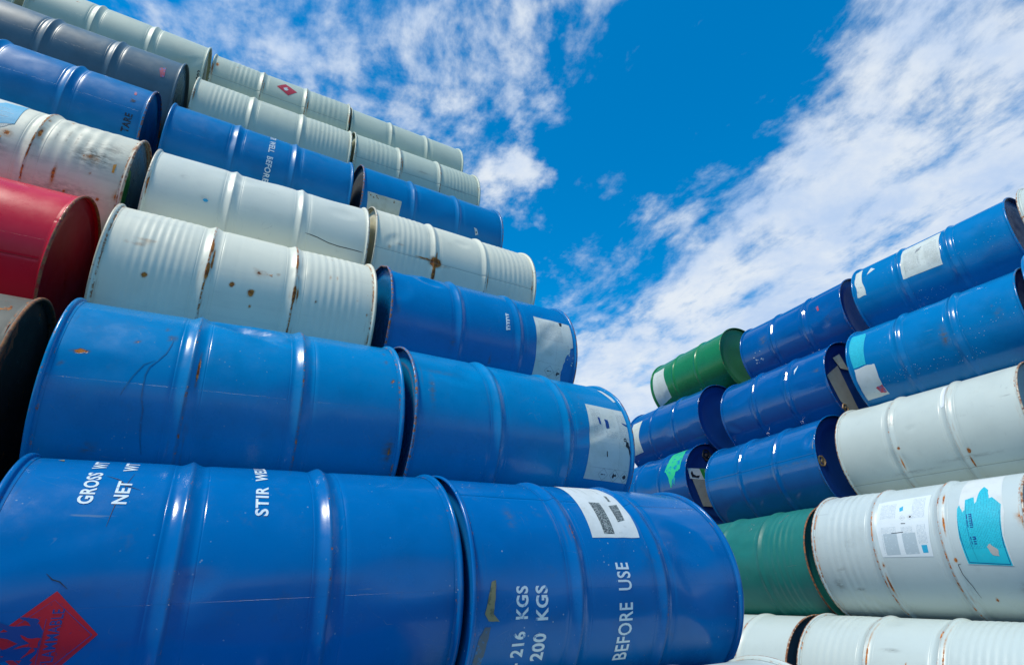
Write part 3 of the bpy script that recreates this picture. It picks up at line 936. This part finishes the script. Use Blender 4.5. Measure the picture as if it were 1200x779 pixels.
drum('L2_2', 'blue drum with a large printed white label, directly above the barcode drum', P['blue_d'],
     dents=[(.12, 30, .10, .025, .004, -10), (.83, 50, .05, .06, .003, 0)],
     wear=[(1, .06, 16, .005, .05, .7), (0, .64, 18, .004, .01, .9), (0, .63, 8, .004, .008, .8), (1, .10, 33, .05, .004, .6)],
     decals=[
         ('poly', 'label', M_LAB2, .0008, [jag([(.678, 25.8), (.868, 24.6), (.866, 16), (.855, 14.5), (.866, 12), (.866, -2), (.846, -5.5), (.866, -7), (.866, -32), (.654, -30.8)], .0008, 4, 8)]),
         ('poly', '>barcode_print', M_INKB, .0012, strip([(.672, -22), (.858, -22.6)], .0012) + strip([(.80, -21.8), (.805, 0)], .0009) + ghs(.736, -26.6, .022, '!') + ghs(.788, -26.8, .022, 'x') + ghs(.835, -27.2, .020, 'o') + [[(.742, -10), (.746, -10), (.748, -14), (.743, -14)]]),
         ('poly', '>torn_patch', M_DKBLUE, .0013, [jag([(.716, 15), (.726, 15), (.727, 9.5), (.718, 10)], .001, 3, 1), jag([(.746, 14), (.762, 14), (.765, 7.5), (.750, 7)], .0015, 3, 2), [(.83, 13.5), (.853, 12.2), (.853, 10.5), (.835, 12)]]),
         ('poly', '>curled_mark', M_DARK, .0013, [jag([(.838, -.5), (.848, -2), (.852, -7), (.862, -10), (.864, -13), (.853, -12), (.843, -6), (.832, -5)], .0012, 3, 4)]),
         ('text', '>lettering', M_INKB, .0013, ('0', .838, -1.5, .013, .014, True, .02)),
         ('poly', 'label_strip', M_LAB1, .0009, [jag([(.822, 54), (.842, 54.5), (.858, 35.5), (.838, 34)], .0006, 4, 2)]),
     ])
drum('L3_0', 'crimson red drum with a brown rim at the left edge, its right end showing', P['red'],
     lid=[None, P['redlid_shaded']], dents=[(.6, -10, .1, .05, .004, 0)])
drum('L3_1', 'rippled white drum with rust along both hoops, just right of the red drum', P['white_a'],
     wear=[(0, .134, -12.9, .009, .009, 1.3), (0, .379, -7.4, .008, .010, 1.3), (0, .44, -10.7, .012, .012, 1.3), (0, .300, -2, .006, .03, 1.5), (0, .301, 18, .005, .03, 1.1), (0, .577, -6, .006, .03, 1.5), (0, .576, 22, .005, .04, 1.0), (0, .455, 5, .03, .02, .45), (0, .12, 12, .04, .012, .45), (0, .455, 5.2, .014, .010, .60), (0, .517, 7.3, .008, .010, .5), (0, .445, -20, .004, .004, .9), (0, .096, 8, .03, .005, .45), (0, .065, 8, .012, .010, .4),
           (0, .654, -8, .005, .005, .9), (0, .695, 15.7, .006, .014, .6), (0, .72, 16, .004, .012, .6), (0, .745, 4, .005, .005, .7), (0, .31, 8, .004, .05, 1.0), (0, .588, -6, .004, .03, 1.0), (0, .80, 0, .005, .005, .6), (0, .84, -10, .005, .01, .6)],
     beads=[(.07, .25, 8), (.61, .82, 8)])
drum('L3_2', 'blue drum with a crushed top left shoulder and a half torn label', P['blue_e'],
     dents=[(.075, 58, .065, .060, .026, -20), (.17, 42, .06, .030, .012, -30), (.04, 18, .04, .05, .006, 0)],
     wear=[(1, .27, -20, .01, .02, .6), (1, .03, 0, .008, .03, .6), (0, .44, -28, .004, .03, .9)],
     decals=[
         ('poly', 'label', M_LAB3, .0008, [jag([(.662, 24), (.855, 22.5), (.852, -2.5), (.838, -3.8), (.832, -9), (.815, -12), (.806, -18), (.796, -26), (.805, -36), (.655, -34)], .0022, 4, 12, sides=(2, 3, 4, 5, 6, 7))]),
         ('poly', '>barcode_print', M_INKB, .0012, ghs(.735, -27.5, .024, '!') + ghs(.782, -28.5, .022, 'x') + strip([(.670, -20.5), (.79, -21.5)], .001) + strip([(.76, -18), (.765, 0)], .0008)),
         ('poly', 'stencil_remains', M_INKW, .0010, [jag([(.506, .5), (.512, 18.5), (.517, 18.5), (.513, .5)], .0006, 6, 1)] + [[(.513 + .0004 * i, 1 + 3 * i), (.526 + .003 * (i % 2), 1.5 + 3 * i), (.527, 3 + 3 * i), (.5135, 2.6 + 3 * i)] for i in range(6)]),
         ('poly', 'torn_patch', M_LAB3, .0009, rnd_specks(.81, .86, -22, -8, 6, 3, .001, .005)),
         ('poly', 'stain', M_DARK, .0009, [jag([(.795, 22.5), (.812, 22.5), (.808, 18), (.797, 18.5)], .002, 3, 5)]),
     ])
drum('L4_0', 'rust blotched white drum with a teal and white label, above the red drum', P['white_d'],
     dents=[(.66, 30, .05, .03, .005, 0), (.75, 55, .05, .02, .005, 0)],
     beads=[(.60, .80, 5)],
     lid=[None, P['chrome']],
     wear=[(1, .755, 2, .06, .045, 1.1), (0, .75, 0, .03, .02, .5), (1, .80, 14, .05, .03, .7), (1, .45, -10, .06, .04, .8), (0, .66, -20, .008, .05, .7), (1, .70, -30, .12, .03, .6), (0, .86, -25, .02, .03, .7), (0, .76, -12, .006, .006, .8), (0, .585, 10, .008, .03, .9), (0, .585, 28, .006, .012, .8), (0, .60, 4, .01, .008, .6), (0, .50, 2, .02, .02, .7),
           (0, .858, -14, .005, .02, .9), (0, .84, 26, .02, .004, .9), (1, .66, 14, .004, .05, .8), (1, .69, 14, .004, .05, .8), (1, .72, 10, .004, .05, .7), (1, .63, 14, .003, .04, .6), (0, .80, -30, .006, .006, .9), (0, .74, -36, .01, .01, .7), (0, .70, -30, .004, .004, .9), (1, .60, -12, .03, .01, .5)],
     decals=[
         ('poly', 'label', M_LAB5, .0008, [jag([(.380, 60), (.50, 62), (.500, 44), (.506, 12), (.47, 4), (.39, 0)], .002, 6, 2)]),
         ('poly', '>teal_print', M_TEAL2, .0012, [jag([(.405, 26), (.425, 31), (.435, 40), (.498, 44), (.507, 12), (.470, 9), (.40, 10)], .002, 4, 3)]),
         ('poly', '>letter_remains', M_LAB1, .0015, strip([(.425, 17), (.480, 17.5)], .004) + strip([(.43, 22), (.487, 23)], .003) + strip([(.435, 28), (.47, 28.5)], .003)),
         ('poly', 'orange_chip', M_ORANGE, .0010, [jag([(.819, -.5), (.828, .5), (.829, -7.2), (.821, -7.5)], .001, 3, 3), jag([(.478, -2), (.492, -2), (.49, -9), (.482, -8)], .002, 3, 8)]),
     ],
     faces=[(1, 'green_paint_splash', M_GREENF, [(.285, -.02), (.26, .02), (.20, .05), (.15, .02), (.13, -.05), (.15, -.10), (.12, -.17), (.20, -.19), (.24, -.14), (.27, -.08)], .002)])
drum('L4_1', 'smooth white drum with a wavy black pen line near its right end', P['white_b'],
     dents=[(.30, 30, .08, .03, .004, 0), (.75, 20, .06, .03, .003, 0)],
     wear=[(1, .205, -4, .014, .010, .5), (0, .012, -5, .006, .05, .9), (1, .12, 12, .01, .01, .4), (1, .40, -2, .06, .002, .4), (0, .55, 36, .01, .004, .5)],
     decals=[('poly', 'pen_line', M_INKB, .0008, strip([(.598, -12.3), (.625, -12.9), (.650, -13.6), (.672, -14.8), (.70, -16.2), (.743, -17.0), (.79, -16.9), (.83, -17.0), (.860, -17.3)], .0032)),
             ('poly', 'pale_smudge', M_TEAL2, .0007, [[(.200, -6), (.206, -4.6), (.215, -4.6), (.221, -6), (.215, -7.4), (.206, -7.4)]])])
drum('L4_2', 'white drum with a star shaped rust burst at mid height, right end of its row', P['white_c'],
     dents=[(.31, -12, .03, .03, .006, 0), (.45, 22, .04, .02, .003, 0)], beads=[(.07, .26, 7), (.61, .84, 8)],
     wear=[(0, .303, -11, .030, .024, 1.5), (0, .300, -22, .010, .045, 1.2), (0, .306, -4, .006, .03, .9), (0, .25, -10.3, .06, .005, .9), (0, .35, -11.6, .05, .005, .85), (0, .12, -2, .03, .004, .5), (0, .09, 4, .01, .01, .5), (0, .07, -8, .01, .014, .45), (0, .588, -15, .004, .05, .9), (0, .85, -10, .006, .05, .7)])
drum('L5_0', 'blue drum stencilled TARE in black, its rusty rimmed right end in shadow', P['blue_f'],
     dents=[(.5, 10, .08, .05, .003, 0)], rimp=P['blue_g'],
     decals=[('text', 'lettering', M_INKBB, .0010, ('TARE', .827, -25.5, .028, .092)), ('text', 'lettering', M_INKBB, .0010, ('W', .820, 6.5, .020, .022)),
             ('poly', 'rust_smear', M_REDS, .0009, [jag([(.80, 24), (.81, 24), (.812, 18), (.803, 18)], .0015, 3, 1)])])
drum('L5_1', 'blue drum lettered WELL BEFORE USE, high on the left stack', P['blue_f'],
     wear=[(1, .55, 40, .01, .01, .5)],
     decals=[('text', 'lettering', M_INKW, .0010, ('STIR  WELL  BEFORE  USE', .444, 49, .027, .475, False, .03))])
drum('L5_2', 'blue drum with a yellowed blank label beside its open left end', P['blue_g'],
     lid=[P['greylid'], None], dents=[(.3, 30, .08, .04, .003, 0)],
     decals=[('poly', 'label', M_LAB6, .0008, [jag([(.030, -4.7), (.223, -3.9), (.213, -36), (.045, -36)], .0015, 6, 2)]),
             ('poly', '>rust_print', ink('label_rust', (.20, .10, .03), .8, (.5, .5, .4), .5, 40), .0012, rnd_specks(.04, .20, -10, -6, 14, 7, .001, .005)),
             ('poly', 'paper_scrap', M_LAB1, .0010, [jag([(.674, -7.6), (.694, -8.8), (.706, -15), (.688, -17), (.682, -12)], .001, 3, 3)]),
             ('poly', '>dark_hole', M_DARK, .0013, [[(.687, -11.5), (.695, -12.5), (.695, -14.5), (.688, -14)]])])
drum('L6_0', 'slate grey drum with a small red scrape near its right end', P['grey'], lid=[None, P['chrome']],
     decals=[('poly', 'red_scrape', M_REDS, .0009, [jag([(.775, 7.5), (.802, 12), (.808, -3), (.792, -4)], .002, 3, 1)])])
drum('L6_1', 'pale ribbed drum on the second row down, right of the slate grey drum', P['pale_c'], beads=[(.07, .27, 8), (.61, .84, 9)],
     wear=[(1, .35, 40, .05, .01, .4), (0, .012, 0, .006, .05, .8)])
drum('L6_2', 'pale ribbed drum closing the second row from the top, with a rusty left hoop', P['pale_b'], beads=[(.07, .25, 6), (.61, .84, 9)],
     wear=[(0, .31, 0, .005, .08, .8), (1, .45, 0, .05, .004, .5), (1, .70, -10, .06, .003, .5)])
drum('L7_0', 'pale drum on the top row lettered 902 in black, nearest the upper left corner', P['pale_a'],
     wear=[(0, .03, 0, .015, .04, .6), (0, .20, 20, .01, .01, .8)],
     decals=[('text', 'lettering', M_INKB, .0010, ('902', .862, -29, .022, .062))])
drum('L7_1', 'pale top row drum carrying a faded red diamond', P['pale_b'], beads=[(.10, .27, 6), (.61, .82, 6)],
     wear=[(0, .03, 10, .012, .02, .9), (0, .01, 0, .006, .06, .9), (0, .14, 20, .008, .012, .6), (0, .59, -5, .004, .06, .9), (0, .87, 0, .006, .05, 1.0), (0, .31, 0, .004, .06, .7)],
     decals=[('poly', 'hazard_diamond', M_RED2, .0010, [[(.435, 24), (.512, 13.2), (.462, .5), (.384, 10.5)]]),
             ('poly', '>flame_mark', M_LAB1, .0013, [[(.425, 12), (.440, 15), (.452, 16), (.448, 13), (.458, 12), (.450, 9), (.436, 8)]])])
drum('L7_2', 'plain pale drum closing the top row of the left stack', P['pale_a'], wear=[(1, .3, 10, .02, .03, .4)])
drum('L0_2', 'white drum barely showing along the bottom edge, in front of the barcode drum', P['white_t'], wear=[(0, .868, 80, .01, .02, 1.0)])

drum('L7_m', 'pale drum of the top row cut off by the upper left corner of the picture', P['pale_a'])

# ------------------------------------------------------------------ right stack, front face, top to bottom
drum('R1_0', 'green drum with a white label, far end of the top row of the right stack', P['green'], lid=[None, P['greenface']],
     decals=[('poly', 'label', M_LAB5, .0008, [jag([(.028, 32), (.165, 34), (.175, 20), (.205, -10), (.203, -30), (.028, -38)], .001, 6, 2)])],
     bungs=[(1, -.10, .17, .03, None)])
drum('R1_1', 'blue drum with a small red smear, between the green drum and a labelled blue drum', P['blue_r'],
     lid=[None, P['bluelid']], dents=[(.7, 10, .12, .05, .004, 30), (.3, 20, .1, .04, .003, 0)],
     wear=[(1, .22, 10, .03, .04, .7), (1, .75, -5, .02, .02, .5)],
     decals=[('poly', 'red_smear', M_REDS, .0009, [jag([(.680, 21), (.70, 22), (.704, 15), (.688, 14)], .003, 3, 3)]),
             ('poly', 'stencil_remains', M_INKW, .0009, rnd_specks(.10, .18, -22, -4, 16, 4, .002, .006))])
drum('R1_2', 'blue drum with two white labels on the top row of the right stack', P['blue_t'],
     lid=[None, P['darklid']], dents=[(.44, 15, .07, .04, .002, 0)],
     decals=[('poly', 'label', M_LAB5, .0008, [jag([(.022, 44), (.062, 48), (.070, 22), (.082, 4), (.080, -1.1), (.024, -.6), (.030, 10), (.022, 20)], .003, 4, 2)]),
             ('poly', '>barcode_print', M_GREY, .0012, rnd_specks(.03, .068, 5, 30, 9, 4, .001, .003)),
             ('poly', 'label', M_LAB5, .0008, [jag([(.321, 48), (.540, 50), (.535, 20), (.525, -4.6), (.308, -2.5), (.315, 20)], .001, 6, 5)]),
             ('poly', '>barcode_print', M_GREY, .0012, strip([(.41, 10), (.412, 20)], .004) + strip([(.33, 2), (.333, 14)], .0025) + [[(.40, 27), (.43, 30), (.44, 36), (.41, 33)]]),
             ('poly', 'paper_scrap', M_LAB1, .0009, [[(.103, 29), (.155, 34), (.125, 41)]]),
             ('poly', 'pale_specks', M_INKW, .0009, rnd_specks(.30, .50, -36, -22, 34, 5, .0006, .0022))])
drum('R1_3', 'white drum just entering at the right edge on the top row', P['white_r'], wear=[(0, .02, 5, .02, .01, .8)])
drum('R2_0', 'far blue drum with a white label, at the left end of the second row', P['blue_r'],
     lid=[None, P['bluelid']],
     decals=[('poly', 'label', M_LAB5, .0008, [jag([(.055, 33), (.175, 34), (.155, 5), (.165, -24), (.045, -26)], .001, 5, 5)])])
drum('R2_1', 'blue drum with white scuffs and papers stuck in its near end, second row', P['blue_r'],
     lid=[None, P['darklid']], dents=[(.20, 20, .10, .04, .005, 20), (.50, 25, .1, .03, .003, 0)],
     wear=[(0, .808, 16, .010, .008, .8), (1, .808, 16, .02, .01, .7)],
     decals=[('poly', 'paint_scuff', M_INKW2, .0009, [jag([(.640, 29), (.655, 34), (.664, 37), (.66, 32), (.652, 27), (.644, 22)], .003, 3, 3)])],
     faces=[(1, 'paper_sheet', M_GREYP, [(.262, .03), (.125, .115), (.05, -.14), (.02, -.22), (.13, -.19), (.20, -.13)], .0015),
            (1, 'paper_sheet', M_LAB6, [(.15, .165), (.07, .205), (.02, .10), (.10, .10)], .001)],
     bungs=[(1, .17, -.17, .022, P['brass'])])
drum('R2_2', 'blue drum with a teal label above a white one beside its left rim', P['blue_t'],
     lid=[None, P['darklid']],
     wear=[(1, .527, 0, .018, .05, .9), (0, .527, -4, .006, .02, .7), (1, .78, 5, .015, .02, .7), (0, .76, 14, .006, .012, .5)],
     decals=[('poly', 'teal_label', M_TEAL, .0008, [jag([(.016, 50), (.108, 46), (.116, 40), (.104, -1), (.030, -1.5), (.018, 22)], .0012, 5, 2)]),
             ('poly', 'label', M_LAB1, .0009, [jag([(.030, -3.4), (.112, -2.5), (.150, -4), (.140, -30), (.146, -41), (.018, -42), (.022, -20)], .002, 5, 4)]),
             ('poly', '>red_smear', M_REDS, .0012, [jag([(.10, -30), (.14, -28), (.14, -38), (.11, -37)], .003, 3, 1)]),
             ('poly', 'pale_specks', M_INKW, .0009, rnd_specks(.16, .66, -30, -17, 70, 6, .0005, .002))])
drum('R2_3', 'blue drum whose left rim just shows at the right edge, second row', P['blue_t'])
drum('R3_0', 'short seen blue drum splashed with green paint, an open bung in its near end', P['blue_r'],
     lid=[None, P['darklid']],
     decals=[('poly', 'green_splash', M_GREENP, .0009, [jag([(.63, 64), (.78, 66), (.80, 45), (.805, 20), (.76, 18), (.745, -2), (.725, 2), (.70, -4), (.69, 10), (.64, 22), (.65, 45)], .008, 4, 3)])],
     faces=[(1, 'label', M_LAB1, [(.245, .095), (.02, .105), (.02, .02), (.235, .02)], .0015),
            (1, 'label', M_GREYP, [(.215, .018), (.03, .018), (.05, -.17), (.155, -.17)], .0012),
            (1, 'green_splash', M_GREENF, [(.125, .10), (.02, .104), (.02, .02), (.10, .03)], .0022),
            (1, 'black_mark', M_INKB, [(.205, .08), (.195, .055), (.17, .045), (.135, .05), (.15, .03), (.215, .032), (.222, .06)], .0022)],
     bungs=[(1, .02, .205, .040, M_DARK), (1, -.1, -.2, .022, P['brass'])])
drum('R3_1', 'glossy blue drum between the green splashed drum and the smooth white drum', P['blue_s'],
     lid=[None, P['darklid']], dents=[(.83, 28, .03, .05, .012, -20), (.45, 28, .15, .03, .003, 0)],
     wear=[(1, .855, 20, .012, .035, .9), (1, .70, 3, .15, .006, .6)],
     decals=[('poly', 'pale_scrape', M_GREY, .0010, [jag([(.848, 34), (.858, 34), (.860, 16), (.85, 14), (.846, 24)], .002, 4, 3)])],
     bungs=[(1, .235, .002, .026, P['brass']), (1, -.2, -.05, .034, None)])
drum('R3_2', 'smooth white drum with a small painted white highlight beside its right hoop, third row', P['white_r'],
     dents=[(.40, 12, .02, .012, .003, 0)],
     wear=[(0, .320, -4.6, .007, .007, 1.2), (0, .31, -20, .004, .04, .9), (0, .609, -19.3, .008, .010, 1.4), (0, .60, -30, .005, .03, .8), (0, .868, 15, .01, .03, 1.0), (1, .35, -30, .10, .004, .5), (1, .6, -25, .12, .003, .5)],
     decals=[('poly', 'highlight_bar', ink('highlight_white', (.80, .82, .80), .35), .0009, [[(.542, 62), (.568, 62), (.572, 30), (.568, 26.5), (.553, 26.5), (.548, 30)]])])  # bright highlight by the right hoop, painted on as a white bar
drum('R4_0', 'sea green drum with ribs at its right third, under the glossy blue drum', P['seagreen'],
     beads=[(.615, .80, 5, .0042)], dents=[(.5, 20, .06, .03, .003, 0)],
     decals=[('poly', 'pale_scrape', M_GREY, .0009, strip([(.68, 48), (.70, 55), (.715, 62)], .003) + rnd_specks(.46, .50, 40, 58, 8, 3, .001, .003) + strip([(.75, -2), (.80, -1.5)], .0016))])
HAZ = [(.657, 72), (.790, 74), (.805, 26), (.788, 8), (.785, -13.4), (.638, -11.0), (.636, 8), (.650, 30)]
drum('R4_1', 'white drum with a printed white label and a torn turquoise label on the right stack', P['white_s'],
     beads=[(.06, .235, 5, .0028)],
     wear=[(1, .08, -25, .02, .02, .7), (1, .17, -30, .02, .006, .8), (1, .12, -12, .02, .01, .5), (0, .315, -9, .006, .008, 1.2), (0, .60, -8, .006, .008, 1.2), (0, .592, 20, .004, .05, .9), (0, .31, -25, .005, .05, .9), (0, .855, 20, .02, .035, .55),
           (1, .80, -30, .03, .02, .8), (1, .86, -20, .02, .02, .8), (1, .83, -42, .03, .02, .6), (0, .592, 45, .004, .03, .9), (0, .32, 30, .005, .03, .6), (0, .67, -40, .005, .01, .9)],
     decals=[('poly', 'label', M_LAB4, .0008, [jag([(.316, 50.1), (.539, 53), (.536, 24), (.526, -4.2), (.322, -3), (.316, 20)], .0006, 5, 2)]),
             ('poly', '>barcode_print', M_INKB, .0012, [[(.424, 24.6), (.442, 24.2), (.442, 23.6), (.424, 23.8)], [(.380, 16.4), (.43, 16.8), (.43, 16.2), (.38, 15.8)]] + ghs(.430, 29.5, .012, '!') + ghs(.462, 29.8, .012, 'o')),
             ('poly', '>grey_print_block', ink('blue_grey_print', (.40, .48, .50), .5, (.5, .58, .6), .4, 120), .0011, [[(.345, 16), (.402, 16), (.402, -1.5), (.345, -1.5)], [(.424, 15.5), (.478, 15.5), (.478, -1.5), (.424, -1.5)]]),
             ('poly', '>teal_print', M_TEAL2, .0012, [[(.415, 40), (.430, 42), (.432, 37), (.418, 36)], [(.492, 5), (.514, 5), (.512, -1), (.492, -1)]]),
             ('poly', 'label', M_LAB1, .0008, [jag(HAZ, .001, 5, 3)]),
             ('poly', '>turquoise_print', M_TEAL, .0012, [jag([(.646, 33), (.654, 36), (.664, 29), (.672, 31), (.674, 41), (.704, 43), (.708, 36), (.714, 38), (.722, 49), (.735, 55), (.752, 50), (.757, 40), (.768, 41), (.797, 33), (.783, 8), (.781, -13), (.640, -10.6), (.638, 8)], .0010, 3, 9, sides=(0, 1, 2, 3, 4, 5, 6, 7, 8, 9, 10))]),
             ('poly', '>border_print', M_DKBLUE, .0016, strip([(.643, 22), (.643, 8), (.646, -9.6), (.776, -12), (.779, 5), (.790, 28)], .0020) + strip([(.676, -9.5), (.672, 4), (.674, 17), (.677, 36)], .0011)),
         ('poly', '>block_print', M_DKBLUE, .0016, [[(.676, a), (.679, a), (.679, a - w), (.676, a - w)] for a, w in ((27, 4), (22, 3), (18.5, 2.4), (9, 2.6), (5.6, 2.2))] + [[(.684, a), (.694, a), (.694, a - .8), (.684, a - .8)] for a in (27, 25.2, 23.4, 21.5, 19.8, 18.2, 16.5, 9, 7.3, 5.6, 4)] + [[(.692, 27), (.695, 27), (.695, 17), (.692, 17)], [(.690, 9), (.695, 9), (.695, 6.5), (.690, 6.5)]]),
             ('poly', '>torn_patch', ink('label_backing', (.42, .40, .36), .7), .0018, [jag([(.722, 1), (.735, 3), (.755, -1.5), (.752, -6), (.732, -5)], .002, 3, 9)]),
             ('poly', 'scratch_mark', M_DARK, .0009, strip([(.615, -10.5), (.602, -11), (.603, -18), (.617, -28), (.622, -38)], .0022) + rnd_specks(.80, .86, -40, -14, 16, 9, .001, .004))])
drum('R5_0', 'white drum with a bare steel near end, beneath the sea green drum', P['white_t'], lid=[None, P['greylid']],
     wear=[(0, .868, 40, .006, .2, .9), (0, .868, -10, .006, .2, .9)])
drum('R5_1', 'white ribbed drum along the lower right edge of the picture', P['white_t'], beads=[(.05, .25, 6), (.61, .84, 9)],
     wear=[(0, .31, 10, .004, .3, .8), (0, .59, 10, .004, .3, .8), (1, .40, 40, .03, .004, .6), (0, .46, 30, .003, .004, .9)])

# ------------------------------------------------------------------ the drums these lean on: inner layer and lower rows
plain_sh = Shape(500)
SH = {k: m for k, m in (('shell', shell_mesh(plain_sh, (), 64, 20)), ('h1', hoop_mesh(plain_sh, H1, (), 64)), ('h2', hoop_mesh(plain_sh, H2, (), 64)),
                        ('r0', rim_mesh(plain_sh, 0, (), 64)), ('r1', rim_mesh(plain_sh, 1, (), 64)), ('l0', lid_mesh(plain_sh, 0, 48)), ('l1', lid_mesh(plain_sh, 1, 48)))}
for m_ in SH.values():
    m_.materials.append(P['blue_f'])
proto = bpy.data.objects.new('steel_drum', None); link(proto)
for k, nm in (('shell', 'shell'), ('h1', 'rolling_hoop'), ('h2', 'rolling_hoop'), ('r0', 'rim'), ('r1', 'rim'), ('l0', 'end_lid'), ('l1', 'end_lid')):
    part(nm, SH[k], None, proto)
proto['category'] = 'drum'
first = [True]


def inner(pos, label, group):
    if first[0]:
        r = proto; first[0] = False
    else:
        r = proto.copy(); link(r)
        for ch in proto.children[:]:
            cc = ch.copy(); COL.objects.link(cc); cc.parent = r
    r['label'] = label; r['group'] = group
    place_drum(r, pos[1], pos[2], pos[0])


dL = {0: (1.20, -.458), 1: (1.513, .010), 2: (1.841, .495), 3: (2.137, 1.0), 4: (2.434, 1.50), 5: (2.728, 2.015), 6: (3.022, 2.522)}
dR = {5: (2.719, -.415), 4: (2.989, .115), 3: (3.295, .64), 2: (3.521, 1.17)}
for k, (d_, z_) in dL.items():
    for j in range(3):
        inner(along('L', .55 - .90 * j - .01 * k, d_ + .60, z_), 'blue drum buried behind the outer layer of the left stack', 'inner drums of the left stack')
for k, (d_, z_) in dR.items():
    for j in range(3):
        inner(along('R', 2.05 - .93 * j, d_ + .62, z_), 'blue drum buried behind the outer layer of the right stack', 'inner drums of the right stack')
for lv, (d_, z_) in enumerate(((1.141, -.458), (.86, -.955), (.57, -1.455))):
    for j in range(1 if lv == 0 else 0, 3):
        inner(along('L', .54 - .90 * j - .04 * lv, d_, z_), 'blue drum in the lowest rows of the left stack, below the frame', 'bottom drums of the left stack')
for lv, (d_, z_) in enumerate(((2.42, -.93), (2.12, -1.455))):
    for j in range(3):
        inner(along('R', 2.0 - .93 * j, d_, z_), 'blue drum in the lowest rows of the right stack, below the frame', 'bottom drums of the right stack')
bpy.context.view_layer.update()
